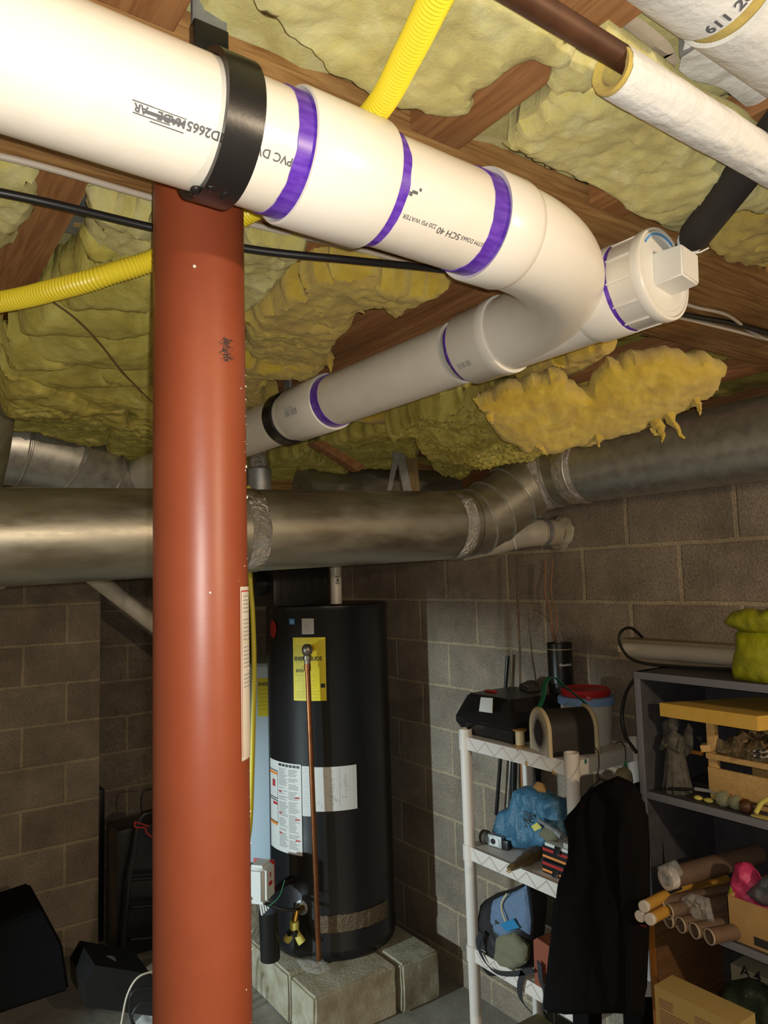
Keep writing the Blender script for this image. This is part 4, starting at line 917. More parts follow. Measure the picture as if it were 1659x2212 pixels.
cblock(1.672, 1.845, 2.83, 3.13, 0, 'middle concrete block fully under the heater')
bm = pillow([at(x, y, 2, .215) for x, y in ((640, 2075), (690, 2060), (715, 2095), (690, 2105), (660, 2100))], (0, 0, 1), .01, .002, .02, .006, lambda p: fbm(p*60, 3)*.006); tag(obj('cobweb', bm, WEB), 'dusty grey cobweb at the foot of the copper tube', 'cobweb')
# bits on wall: rust streak, twigs
# ------------------------------------------------------------------ left background
lp_ = thing('diagonal_pipe', (1.1, 3.9, 1.6), 'dim white pipe slanting down behind the red post at left', 'pipe')
a = at(175, 1225, 1, 3.8); b_ = at(400, 1400, 1, 3.8); obj('pipe_barrel', tube(B(), [a, b_], .042, 32), PVC, lp_)
bm = B(); dd = (b_-a).normalized(); up = V((0, 0, 1)); up = (up-dd*up.dot(dd)).normalized(); fr = up.cross(dd); fr = fr if fr.y < 0 else -fr
q0 = at(262, 1276, 1, 3.76); text_bm(bm, 'PVC DWV SCH 40 D2665', .014, lambda x, y: q0+dd*x+up*y+fr*.012); obj('lettering', bm, INKD, lp_)
tag(obj('pipe_fitting', tube(B(), [at(-60, 1262, 1, 3.7), at(10, 1262, 1, 3.7)], [.045, .02], 24), PVC), 'pale pipe end at the left edge below the big duct', 'pipe')
# black cabinet-like tub
a = at(85, 1970, 1, 3.45)
bm = B(); v_ = [at(-60, 2020, 1, 3.35), at(95, 1965, 1, 3.35), at(135, 2040, 1, 3.3), at(150, 2140, 1, 3.25), at(-60, 2212, 1, 3.25)]
bm = prism(B(), v_, (.0, .35, 0)); bmesh.ops.bevel(bm, geom=list(bm.edges), offset=.01, segments=2, affect='EDGES')
tag(obj('black_tub', bm, mat('matte_black', (.004, .004, .0045), .8, spec=.1)), 'large black slant-sided bin on the floor at lower left', 'bin')
# hand truck
ht = thing('hand_truck', (1.18, 3.75, .05), 'black tubular hand truck leaning behind the red post', 'hand truck')
Yh = 3.7
def q(x, y, Y=Yh): return at(x, y, 1, Y)
obj('frame', tube(B(), smoothpath([q(345, 1756), q(325, 1755), q(308, 1762), q(298, 1790), q(288, 1850), q(278, 1900), q(270, 1990), q(262, 2100)], 8), .014, 16), BLACKP, ht)
obj('frame', tube(B(), smoothpath([q(400, 1756), q(420, 1770), q(410, 1850), q(400, 2000), q(395, 2100)], 8), .014, 16), BLACKP, ht)
for y_ in (1900, 1960, 2030): obj('crossbar', tube(B(), [q(281, y_), q(402, y_-10)], .010, 12), BLACKP, ht)
cable('bungee_strap', [q(322, 1785, 3.66), q(300, 1778, 3.66), q(292, 1776, 3.66), q(293, 1787, 3.66), q(312, 1788, 3.66), q(318, 1800, 3.66), q(335, 1812, 3.66)], .004, REDP, 'red bungee cord hooked on the hand truck handle', cat='cord')
cable('bent_wire', [q(306, 1768, 3.85), q(306, 1718, 3.85), q(318, 1706, 3.85), q(345, 1704, 3.85)], .004, BLACKP, 'thin black wire handle above the hand truck', cat='handle')
tag(obj('black_case', box(B(), 1.02, 1.35, 3.75, 3.95, .02, .62, .02), BLACKP), 'black case standing behind the hand truck', 'case')
tag(obj('dark_carton', prism(B(), [at(x, y, 1, 3.15) for x, y in ((182, 2125), (205, 2085), (300, 2100), (330, 2110), (330, 2195), (185, 2175))], (0, .25, 0)), BLACKP, sm=False), 'low black carton on floor left of the red post', 'box')
o = thing('camera_gadget', at(235, 2090, 1, 3.2), 'small grey round-topped gadget on the black carton', 'gadget')
c = at(232, 2090, 1, 3.25); obj('dial', lathe(B(), [(0, .03), (.03, .03), (.034, .02), (.034, 0), (0, 0)], c, (0, -.3, 1), 24), STEEL, o)
c2 = at(250, 2103, 1, 3.2); obj('body', box(B(), c2.x-.045, c2.x+.05, 3.17, 3.25, c2.z-.02, c2.z+.012, .005), STEEL, o)
obj('yellow_edge', box(B(), c2.x-.05, c2.x+.045, 3.165, 3.25, c2.z-.035, c2.z-.022, .002), YPLAS, o)
tag(obj('white_sheet', pillow([at(x, y, 2, .12) for x, y in ((285, 2110), (335, 2075), (420, 2060), (420, 2130), (310, 2130))], (0, 0, 1), .01, .01, .03, .012, lambda p: fbm(p*15, 3)*.01), WLAB), 'crumpled white sheet behind the red post on floor', 'sheet')
tag(obj('white_sheet', pillow([at(x, y, 2, .02) for x, y in ((270, 2230), (320, 2180), (420, 2160), (420, 2260), (280, 2260))], (0, 0, 1), .01, .01, .03, .012, lambda p: fbm(p*15, 3)*.01), WLAB), 'white sheet on the floor at bottom, left of post', 'sheet')
for k, (pts_) in enumerate([[(345, 2095), (300, 2110), (275, 2150), (262, 2212)], [(345, 2130), (290, 2140), (280, 2180), (290, 2230)], [(330, 2160), (300, 2170), (285, 2200), (300, 2225)]]):
    cable('tangled_cord', [at(x, y, 1, 3.0-.04*k) for x, y in pts_], .004, CABLE if k else WCABLE, ['pale cord draped over the black carton', 'upper black cord tangled beside the post on floor', 'lower black cord tangled at the bottom beside the post'][k], cat='cord')
tag(obj('folded_chair', box(B(), 1.0, 1.04, 4.05, 4.3, 0, .75, .01), BLACKP), 'dark folded panel in the recess beside the block pier', 'panel')

# ------------------------------------------------------------------ white resin shelf unit
SX0, SX1, SY0, SY1 = 1.80, 2.11, 1.578, 2.072
su = thing('plastic_shelf_unit', ((SX0+SX1)/2, (SY0+SY1)/2, 0), 'white plastic shelving unit with round posts against the block wall', 'shelf')
levels = [1.207, .822, .477, .13]
for x in (SX0, SX1):
    for y in (SY0, SY1):
        bm = B(); pr_ = []
        zz = 0
        segs = []
        for i, z in enumerate(levels[::-1]):
            segs += [(.0205, zz), (.0215, z-.035), (.0245, z-.035), (.0245, z+.018), (.0205, z+.018)]; zz = z+.02
        segs[-1] = (.0235, 1.207+.018); segs += [(.0235, 1.246), (.0205, 1.246), (.0195, 1.215)]
        lathe(bm, segs, (x, y, 0), (0, 0, 1), 28); obj('post', bm, SHW, su)
for i, z in enumerate(levels):
    t_ = B(); box(t_, SX0+.004, SX1-.004, SY0+.004, SY1-.004, z+.004, z+.012, .001)
    box(t_, SX0-.012, SX0-.005, SY0+.015, SY1-.015, z-.033, z+.013, .002); box(t_, SX1+.005, SX1+.012, SY0+.015, SY1-.015, z-.033, z+.013, .002)
    box(t_, SX0+.015, SX1-.015, SY0-.012, SY0-.005, z-.033, z+.013, .002); box(t_, SX0+.015, SX1-.015, SY1+.005, SY1+.012, z-.033, z+.013, .002)
    sh = obj('shelf_panel', t_, SHW, su)
    bm = B(); n = 10
    for k in range(n):
        ya = SY0+.03+(SY1-SY0-.06)*k/n; yb = SY0+.03+(SY1-SY0-.06)*(k+1)/n; z0_, z1_ = (z-.030, z+.008) if k % 2 else (z+.008, z-.030)
        tube(bm, [(SX0-.0125, ya, z0_), (SX0-.0125, yb, z1_)], .0022, 6)
    obj('zigzag_rib', bm, SHW2, sh)
bm = B(); cs = at(1265, 1645, 1, SY0-.0128); lathe(bm, [(0, 0), (.008, 0), (.008, .0006), (0, .0006)], cs, (0, -1, 0), 20, sx=.7); obj('green_sticker', bm, GREEN, su)
bm = B()
for (x, y, s) in ((1137, 1650, .010), (1118, 1618, .008), (1195, 1668, .009), (1200, 1672, .006)):
    p_ = at(x, y, 0, SX0-.013); lathe(bm, [(0, .001), (s*.6, .001), (s, 0)], p_, (-1, 0, 0), 12, sx=.5)
obj('glue_drips', bm, STAIN, su)

ZT = levels[0]+.012; ZM = levels[1]+.012; ZL = levels[2]+.012
def zp(x, y, z): return at(x, y, 2, z)
# black slanted case
bc = thing('black_case', (1.95, 2.05, ZT), 'black faceted plastic case with white patch on the top shelf', 'case')
def hull(bm, pts, m=0):
    vs_ = [bm.verts.new(V(p)) for p in pts]; bmesh.ops.convex_hull(bm, input=vs_); return bm
x0, x1, y0, y1 = 1.80, 2.10, 1.83, 2.13
bm = hull(B(), [(x0+.03, y0+.02, ZT), (x1-.01, y0+.02, ZT), (x1-.01, y1-.02, ZT), (x0+.03, y1-.02, ZT), (x0, y0, ZT+.055), (x1, y0, ZT+.055), (x1, y1+.01, ZT+.055), (x0, y1+.01, ZT+.055),
                (x0+.05, y0+.05, ZT+.145), (x1-.01, y0+.03, ZT+.145), (x1-.01, y1-.02, ZT+.145), (x0+.05, y1-.02, ZT+.145)])
bmesh.ops.bevel(bm, geom=list(bm.edges), offset=.007, segments=2, affect='EDGES'); obj('shell', bm, BLACKP, bc)
bm = B(); pa, pb, pc, pd = [at(x, y, 0, x0+.014) for x, y in ((1047, 1511), (1072, 1513), (1071, 1545), (1043, 1541))]
nrm = V((-.87, 0, .48)); prism(bm, [p+nrm*.018 for p in (pa, pb, pc, pd)], nrm*.003); obj('white_patch', bm, WLAB, bc, sm=False)
bm = B(); q_ = zp(1060, 1493, ZT+.147); box(bm, q_.x-.012, q_.x+.012, q_.y-.022, q_.y+.022, ZT+.145, ZT+.151, .002); lt = tag(obj('red_lighter', bm, REDP), 'small red and white lighter lying on the black case', 'lighter')
tag(obj('grey_stone', pillow([zp(x, y, ZT+.146) for x, y in ((1120, 1487), (1140, 1478), (1165, 1482), (1168, 1492), (1140, 1494))], (0, 0, 1), .02, .001, .02, .006, lambda p: fbm(p*40, 3)*.004), GREYS), 'grey rag lump lying on the rear of the black case', 'rag')
# spool
s = thing('line_spool', (1.815, 1.83, ZT), 'small cream spool of fishing line at the shelf edge', 'spool')
sp0 = zp(1124, 1612, ZT); sp0.z = ZT; sp0.x = max(sp0.x, 1.80)
obj('flange', lathe(B(), [(0, 0), (.024, 0), (.024, .004), (.015, .006)], sp0, (0, 0, 1), 28), STAIN, s)
obj('winding', lathe(B(), [(.0155, .004), (.0155, .052)], sp0, (0, 0, 1), 28), CREAM, s)
obj('flange', lathe(B(), [(.015, .050), (.024, .053), (.024, .057), (.008, .057), (.008, .04)], sp0, (0, 0, 1), 28), STAIN, s)
# bug cage: arches at Y far(left) ... axis runs along the view right
cg = thing('bug_cage', (1.9, 1.7, ZT), 'arched mesh bug cage with wooden ends and green strap on top shelf', 'cage')
a = zp(1170, 1627, ZT); b_ = zp(1285, 1610, ZT)       # centres of arch feet (front end / rear end)
ax_ = V((b_.x-a.x, b_.y-a.y, 0)); Lc = .150; ax_.normalize(); sd = V((0, 0, 1)).cross(ax_).normalized()
c0 = V(((zp(1135, 1600, ZT).x+zp(1205, 1640, ZT).x)/2, (zp(1135, 1600, ZT).y+zp(1205, 1640, ZT).y)/2, ZT))
ax_ = V((.93, -.36, 0)).normalized(); sd = V((ax_.y, -ax_.x, 0)); c0 = V((1.803, 1.712, ZT)); Lc = .165
hw, ht_ = .066, .075
def arch(r, h, n=20):
    o_ = [(-r, 0)]+[(-r*math.cos(math.pi*k/n), h+r*math.sin(math.pi*k/n)) for k in range(n+1)]+[(r, 0)]
    return o_
for t0 in (0, Lc):
    o_ = obj('end_panel', prism(B(), [c0+ax_*t0+sd*x+V((0, 0, y)) for x, y in arch(hw, ht_)], ax_*.010), CAGEW, cg)
    bm = B(); tube(bm, [c0+ax_*(t0+.005)+sd*x+V((0, 0, y)) for x, y in arch(hw, ht_)], .0075, 8); obj('rim', bm, CREAM, o_)
bm = B(); pr_ = arch(hw-.003, ht_, 20); vr = [[bm.verts.new(c0+ax_*(t)+sd*x+V((0, 0, y))) for x, y in pr_] for t in (.006, Lc)]
for k in range(len(pr_)-1): bm.faces.new((vr[0][k], vr[0][k+1], vr[1][k+1], vr[1][k]))
obj('wire_mesh', bm, MESHM, cg)
bm = B(); n = 24  # opening drawn as flat discs, paler and browner towards the outer one
for rx_, rz_, of_, mm in ((.050, .062, .0008, mat('hole_outer_disc', (.26, .20, .15), .9, col2=(.40, .33, .24), scale=50)), (.040, .050, .0014, mat('hole_middle_disc', (.12, .085, .07), .9, col2=(.2, .15, .11), scale=50)), (.032, .042, .002, mat('hole_centre_disc', (.02, .015, .014), .9))):
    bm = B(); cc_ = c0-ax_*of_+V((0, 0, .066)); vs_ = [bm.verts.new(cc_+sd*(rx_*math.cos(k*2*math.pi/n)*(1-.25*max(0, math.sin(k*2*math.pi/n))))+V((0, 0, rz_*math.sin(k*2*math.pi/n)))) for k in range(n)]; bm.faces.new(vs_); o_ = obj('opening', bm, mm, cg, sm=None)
pa = c0+V((0, 0, ht_+hw)); pb = c0+ax_*Lc+V((0, 0, ht_+hw))
stp = smoothpath([pa, pa+ax_*.02+V((0, 0, .04)), pa+ax_*.03+V((0, 0, .085)), pa+ax_*.06+V((0, 0, .10)), pa+ax_*.095+V((0, 0, .07)), pb+V((0, 0, .012)), pb], 8)
bm = B(); pv = []
for p_ in stp: pv.append((bm.verts.new(p_+sd*.013), bm.verts.new(p_-sd*.013), bm.verts.new(p_-sd*.013+ax_*.002), bm.verts.new(p_+sd*.013+ax_*.002)))
for i in range(len(pv)-1):
    for k in range(4): bm.faces.new((pv[i][k], pv[i][(k+1) % 4], pv[i+1][(k+1) % 4], pv[i+1][k]))
obj('carry_strap', bm, GREEN, cg, label='green webbing strap')
# bucket
bk = zp(1283, 1605, ZT); bk = V((2.045, 1.715, ZT))
bu = thing('bucket', bk, 'white bucket with red lid and blue rim on the top shelf', 'bucket')
obj('pail', lathe(B(), [(0, 0), (.075, 0), (.079, .004), (.088, .135), (.088, .140)], bk, (0, 0, 1), 56), BUCK, bu)
obj('blue_rim', lathe(B(), [(.088, .134), (.096, .134), (.0965, .150), (.090, .158), (.08, .158)], bk, (0, 0, 1), 56), BLUR, bu)
obj('lid', lathe(B(), [(.080, .160), (.083, .164), (.084, .178), (.079, .184), (.074, .180), (0, .179)], bk, (0, 0, 1), 56), REDLID, bu)
a_ = math.atan2(-bk.y, -bk.x)+.1; obj('lid_tab', box(B(), -.008, .008, -.002, .004, .152, .168, .001, Matrix.Translation(bk) @ Matrix.Rotation(a_, 4, 'Z') @ Matrix.Translation((.090, 0, 0)) @ Matrix.Rotation(math.pi/2, 4, 'Z')), REDLID, bu)
tube_ = B(); tube(tube_, smoothpath([bk+V((-.088, .03, .13)), bk+V((-.098, .03, .10)), bk+V((-.088, .045, .07))], 5), .002, 6); obj('bail', tube_, WHITEP, bu)
# canister
cn = V((2.115, 1.925, 0)); q1 = at(1208, 1388, 0, 2.12); cn = V((2.12, q1.y, ZT))
ca = thing('whisky_canister', cn, 'tall black round canister with white lettering behind the bucket', 'canister')
rc = .046; hc = q1.z-ZT
obj('tin', lathe(B(), [(0, 0), (rc, 0), (rc, hc-.012), (rc+.0008, hc-.011), (rc+.0008, hc-.002), (rc-.002, hc), (rc-.003, hc-.006), (0, hc-.006)], cn, (0, 0, 1), 48), BLACKP, ca)
obj('gold_line', lathe(B(), [(rc+.0009, hc-.024), (rc+.0012, hc-.0235), (rc+.0012, hc-.0215), (rc+.0009, hc-.021)], cn, (0, 0, 1), 48, closed=True), CREAM, ca)
zt_ = at(1215, 1440, 0, 2.08).z
af = math.atan2(-cn.y, -cn.x); bm = B(); text_bm(bm, 'Glenfiddich', .0115, lambda x, y: V((cn.x+(rc+.001)*math.cos(af-.08+x/rc), cn.y+(rc+.001)*math.sin(af-.08+x/rc), zt_+y)), bold=.0004); obj('lettering', bm, WLAB, ca)
# twigs, vine
def jit(pts, a, s): return [p+V((fbm(p*7+V((s, 0, 0)), 2), fbm(p*7+V((0, s, 0)), 2), 0))*a for p in smoothpath(pts, 6)]
t1 = at(1118, 1200, 0, 2.15); t2_ = at(1124, 1485, 0, 2.12)
o = obj('twig', tube(B(), jit([t1, at(1119, 1290, 0, 2.15), at(1122, 1400, 0, 2.14), t2_, at(1125, 1560, 0, 2.135)], .006, 1), [.0045]*25, 8), TWIG); tag(o, 'thin straight dry stick standing behind the black case', 'stick')
for k, (aa, bb) in enumerate((((1180, 1215), (1196, 1378)), ((1190, 1205), (1202, 1378)))):
    o = obj('dry_vine', tube(B(), jit([at(aa[0], aa[1], 0, 2.17), at(aa[0]+1, 1290, 0, 2.165), at((aa[0]+bb[0])/2+3, 1325, 0, 2.16), at(bb[0], bb[1], 0, 2.15), at(bb[0]+4, 1400, 0, 2.14)], .010, 5+k), .0035 if k else .005, 8), VINE)
    tag(o, ('thicker brown dried vine rising from behind the canister', 'thinner brown dried vine rising from behind the canister')[k], 'vine')
o = obj('dry_twig', tube(B(), [at(1150, 1318, 0, 2.15), at(1163, 1320, 0, 2.15), at(1178, 1332, 0, 2.155), at(1186, 1342, 0, 2.16)], .0018, 6), TWIG); tag(o, 'tiny curled twig sticking left from the dried vines', 'twig')
# poles behind shelf
def stick(px0, px1, X0, X1, r, m, label, name='pole'):
    o = obj(name, tube(B(), [at(*px0, 0, X0), at(*px1, 0, X1)], r, 12), m); return tag(o, label, 'pole')
stick((1097, 1418), (1072, 1760), 2.165, 2.15, .008, BLACKP, 'leftmost black pole leaning on the wall behind the shelf')
stick((1106, 1600), (1090, 1840), 2.17, 2.16, .007, GALV, 'thin silver pole leaning beside the black poles')
stick((1112, 1500), (1108, 1830), 2.16, 2.16, .014, BLACKP, 'thick black pole behind the blue bag')
stick((1122, 1500), (1128, 1700), 2.15, 2.155, .005, WOODL, 'thin orange wooden stick behind the blue bag')
stick((1160, 1640), (1160, 1790), 2.18, 2.18, .016, BLACKP, 'short dark pole beside the rear shelf post')
tag(obj('leaning_board', box(B(), 2.13, 2.17, 1.92, 2.08, 0, .62, .01), mat('dark_grey_panel', (.09, .085, .07), .8)), 'dark grey board leaning on wall behind the backpack', 'board')
# middle shelf: camcorder
cm = thing('camcorder', (1.83, 2.0, ZM), 'old grey movie camera lying on the second shelf', 'camera')
ca_, cb = at(1042, 1806, 2, ZM+.022), at(1100, 1822, 2, ZM+.022); dv = (cb-ca_).normalized()
obj('lens', lathe(B(), [(0, 0), (.022, 0), (.024, .004), (.024, .022), (.019, .026), (.019, .04)], ca_, dv, 28), GREYS, cm)
M = Matrix.Translation(ca_+dv*.065) @ Matrix((dv, V((0, 0, 1)).cross(dv), V((0, 0, 1)))).transposed().to_4x4()
obj('body', box(B(), -.028, .03, -.017, .017, -.02, .02, .003, M), STEEL, cm)
obj('label_plate', box(B(), -.018, .02, -.019, -.0165, -.014, .014, .001, M), WLAB, cm)
obj('dial', lathe(B(), [(0, 0), (.010, 0), (.010, .004), (0, .004)], M @ V((-.004, -.021, 0)), M.to_3x3() @ V((0, 1, 0)), 20), BLACKP, cm)
obj('grip', box(B(), .028, .055, -.014, .014, -.021, .010, .004, M), BLACKP, cm)
# blue bag
XB = 1.93
def pxo(pts, X): return [at(x, y, 0, X) for x, y in pts]
bg = thing('plastic_bag', (1.93, 1.95, ZM), 'crumpled blue plastic bag with black letters on second shelf', 'bag')
bm = pillow(pxo([(1072, 1805), (1082, 1760), (1093, 1745), (1113, 1740), (1120, 1702), (1135, 1697), (1160, 1695), (1185, 1712), (1215, 1725), (1232, 1800), (1200, 1830), (1160, 1832), (1125, 1832), (1110, 1815)], XB), (-1, 0, 0), .055, .04, .05, .006, lambda p: fbm(p*22, 4)*.018+abs(fbm(p*V((9, 9, 9)), 3))*.01 if False else fbm(V((p.x*12, p.y*30, p.z*14)), 4)*.016, .003)
obj('body', bm, BLUEB, bg)
bm = B(); q0 = at(1131, 1752, 0, XB-.070); q1 = at(1162, 1768, 0, XB-.070); e1 = (q1-q0).normalized(); e2 = V((1, 0, 0)).cross(e1); e2 = e2 if e2.z > 0 else -e2
text_bm(bm, 'COM', .020, lambda x, y: q0+e1*x*.9+e2*(y-.012), bold=.0005); text_bm(bm, 'MO', .022, lambda x, y: q0+e1*(x+.0)*.9+e2*(y-.034), bold=.0012); text_bm(bm, 'IN', .018, lambda x, y: q0+e1*(x+.008)*.9+e2*(y-.052), bold=.0006); obj('lettering', bm, INKD, bg)
tag(obj('orange_cloth', pillow(pxo([(1150, 1700), (1160, 1688), (1172, 1692), (1180, 1712), (1165, 1712)], 1.90), (-1, 0, 0), .012, .02, .02, .005, lambda p: fbm(p*40, 3)*.006), mat('orange_cloth', (.28, .13, .03), .8)), 'orange-brown cloth poking out of the blue bag top', 'cloth')
# carving (gator head / driftwood)
bm = B(); ga = at(1100, 1878, 2, ZM+.02); gb = at(1165, 1838, 2, ZM+.03); gd = (gb-ga)
n = 14; ps = [ga+gd*(i/n) for i in range(n+1)]; rs = [.009, .012, .013, .014, .0145, .016, .018, .020, .022, .024, .025, .025, .024, .022, .016]
tube(bm, ps, rs, 20)
for v in bm.verts: v.co += V((fbm(v.co*50, 3), fbm(v.co*50+V((4, 0, 0)), 3), fbm(v.co*50+V((0, 4, 0)), 3)))*.004
cv = thing('carved_head', ga, 'brown carved reptile head jutting over the second shelf edge', 'carving'); obj('head', bm, mat('varnished_hide', (.10, .07, .03), .35, col2=(.16, .11, .05), scale=40), cv)
for s in (-1, 1):
    bm = B(); tube(bm, [ga+V((0, s*.006, -.004)), ga-gd.normalized()*.012+V((0, s*.004, -.006))], [.004, .0012], 8); obj('tooth', bm, CREAM, cv)
# striped boxes
for k, (z0_, ys_, lab) in enumerate(((ZM, (.0, 0), 'lower black box with red and orange stripes on second shelf'), (ZM+.043, (.004, 0), 'upper black box with red and orange stripes on second shelf'))):
    t_ = thing('striped_box', (1.86, 1.70, z0_), lab, 'box', 'striped boxes on the second shelf')
    a = at(1163, 1850, 0, 1.83); X0_ = 1.825+.003*k; ya, yb = 1.60, 1.745
    obj('box_body', box(B(), X0_, X0_+.14, ya, yb, z0_, z0_+.041, .002), BLACKP, t_)
    bm = B(); box(bm, X0_-.0006, X0_+.001, ya+.001, yb-.001, z0_+.006, z0_+.013, 0); obj('orange_stripe', bm, ORPR, t_, sm=False)
    bm = B(); box(bm, X0_-.0006, X0_+.001, ya+.001, yb-.001, z0_+.026, z0_+.035, 0); obj('red_stripe', bm, REDL, t_, sm=False)
zb_ = ZM+.085
tag(obj('white_book', box(B(), 1.83, 1.95, 1.61, 1.735, zb_, zb_+.010, .001), WLAB), 'thin white booklet on top of the striped boxes', 'book')
tag(obj('book', box(B(), 1.835, 1.95, 1.60, 1.66, zb_+.011, zb_+.027, .001), SILV), 'small pale thick book beside the clips on second shelf', 'book')
for k, (x, y) in enumerate(((1203, 1838), (1200, 1885))):
    c = at(x, y, 0, 1.822); tag(obj('binder_clip', hull(B(), [c+V((-.006, -.012, -.012)), c+V((-.006, .012, -.012)), c+V((.004, -.012, .012)), c+V((.004, .012, .012)), c+V((-.01, 0, -.012))]), BLACKP), ('upper black clip on the striped boxes', 'lower black clip on the striped boxes')[k], 'clip')
o = obj('silver_tool', tube(B(), smoothpath([at(1165, 1772, 0, 1.86), at(1180, 1782, 0, 1.85), at(1200, 1795, 0, 1.84), at(1215, 1808, 0, 1.835)], 6), [.006]*6+[.009]*7+[.012]*6, 14), STEEL); tag(o, 'shiny silver metal tool leaning on the striped boxes', 'tool')
tag(obj('yellow_tag', prism(B(), pxo([(1147, 1785), (1160, 1777), (1170, 1788), (1155, 1796)], 1.85), (.003, 0, 0)), YPLAS, sm=False), 'small yellow tag in front of the blue bag', 'tag')
tag(obj('brass_lump', pillow(pxo([(1165, 1800), (1180, 1780), (1200, 1790), (1215, 1812), (1190, 1822)], 1.86), (-1, 0, 0), .02, .03, .02, .005, lambda p: fbm(p*40, 3)*.008), OLIVE), 'small olive knobbly object under the silver tool', 'object')
tag(obj('red_folder', box(B(), 1.95, 2.08, 1.60, 1.70, ZM, ZM+.17, .003), REDL), 'dark red folder standing behind the striped boxes', 'folder')
# lower shelf: backpack
XP = 1.86
bp_ = thing('backpack', (XP, 1.95, ZL), 'black backpack with grey-blue panel and blue tag on third shelf', 'backpack')
bm = pillow(pxo([(1040, 1985), (1047, 1945), (1075, 1928), (1105, 1920), (1132, 1908), (1160, 1920), (1165, 1960), (1162, 2000), (1158, 2060), (1150, 2098), (1120, 2106), (1070, 2108), (1048, 2080), (1030, 2050), (1030, 2030), (1042, 2010)], XP), (-1, 0, 0), .06, .09, .08, .007, lambda p: fbm(p*14, 4)*.012)
obj('body', bm, BLACKF, bp_)
bm = pillow(pxo([(1060, 1985), (1065, 1945), (1085, 1935), (1115, 1925), (1137, 1912), (1142, 1945), (1147, 1990), (1145, 2020), (1120, 2005), (1090, 2030), (1070, 2015)], XP-.055), (-1, 0, 0), .014, .03, .03, .006, lambda p: fbm(p*30, 3)*.006); obj('blue_panel', bm, DENIM, bp_, label='grey-blue fabric panel')
bm = pillow(pxo([(1068, 2070), (1075, 2020), (1090, 2012), (1115, 2015), (1140, 2045), (1138, 2080), (1110, 2096), (1085, 2090)], XP-.055), (-1, 0, 0), .020, .03, .03, .006, lambda p: fbm(p*30, 3)*.006); obj('pocket', bm, OLIVE, bp_, label='olive pocket')
bm = prism(B(), pxo([(1080, 1997), (1108, 1984), (1122, 2004), (1093, 2012)], XP-.082), (.002, 0, 0)); obj('tag', bm, TAGB, bp_, sm=False, label='blue card tag')
obj('zipper', tube(B(), smoothpath([at(1095, 1930, 0, XP-.076), at(1084, 1950, 0, XP-.078), at(1085, 1970, 0, XP-.08), at(1092, 1990, 0, XP-.08)], 6), .003, 8), CREAM, bp_)
for px_ in ([(1040, 2015), (1032, 2040), (1045, 2075), (1070, 2100), (1110, 2104), (1150, 2095)], [(1130, 2100), (1122, 2130), (1125, 2160), (1145, 2185)], [(1165, 2080), (1168, 2120), (1178, 2150), (1176, 2185)]):
    bm = B(); pv = []
    for p_ in smoothpath([at(x, y, 0, 1.775) for x, y in px_], 6): pv.append((bm.verts.new(p_+V((0, .010, .004))), bm.verts.new(p_+V((0, -.010, -.004))), bm.verts.new(p_+V((.003, -.010, -.004))), bm.verts.new(p_+V((.003, .010, .004)))))
    for i in range(len(pv)-1):
        for k in range(4): bm.faces.new((pv[i][k], pv[i][(k+1) % 4], pv[i+1][(k+1) % 4], pv[i+1][k]))
    obj('strap', bm, BLACKF, bp_)
for k in range(3):
    o = obj('yellow_board', prism(B(), [V((x, y, 0)) for x, y in ((1.84+.006*k, 1.61), (2.0, 1.61), (2.0, 1.72), (1.84+.006*k, 1.728-.006*k))], (0, 0, .010)), YBRD, sm=False)
    o.location.z = ZL+.150+.0115*k; tag(o, ('bottom pale yellow board of the stack beside the backpack', 'middle pale yellow board of the stack beside the backpack', 'top pale yellow board of the stack beside the backpack')[k], 'board', 'pale yellow boards')
tag(obj('black_block', box(B(), 1.85, 2.0, 1.60, 1.73, ZL+.132, ZL+.149, .003), BLACKF), 'flat black item under the pale yellow boards', 'box')
rb_ = thing('red_brown_case', (1.83, 1.7, ZL), 'red-brown upright case right of the backpack on third shelf', 'case')
obj('front_board', prism(B(), [V((1.79, 1.64, ZL+.001)), V((1.79, 1.768, ZL+.001)), V((1.79, 1.766, ZL+.135)), V((1.79, 1.75, ZL+.148)), V((1.79, 1.64, ZL+.135))], (.15, 0, 0)), REDBR, rb_, sm=False)
rb_.location.z = ZL+.0
bm = B()
for (x, y) in ((1169, 2080), (1176, 2101), (1195, 2115)): bmesh.ops.create_icosphere(bm, subdivisions=1, radius=.0018, matrix=Matrix.Translation(at(x, y, 0, 1.799)))
obj('rivets', bm, WLAB, rb_)
c = at(1207, 2055, 0, 1.79); bm = B(); bmesh.ops.create_uvsphere(bm, u_segments=24, v_segments=16, radius=.028, matrix=Matrix.Translation(c) @ Matrix.Scale(.5, 4, (1, 0, 0))); tag(obj('blue_ball', bm, BLUE), 'bright blue rounded item peeking beside the black coat', 'ball')
# yellow carton at the foot
yc = thing('yellow_carton', (1.9, 1.8, .145), 'flat yellow and brown carton on the bottom shelf', 'box')
obj('box_body', box(B(), 1.79, 2.05, 1.62, 2.02, .143, .20, .003), mat('mustard_print', (.26, .20, .02), .6, col2=(.14, .11, .05), scale=7, ramp=(.45, .55)), yc)

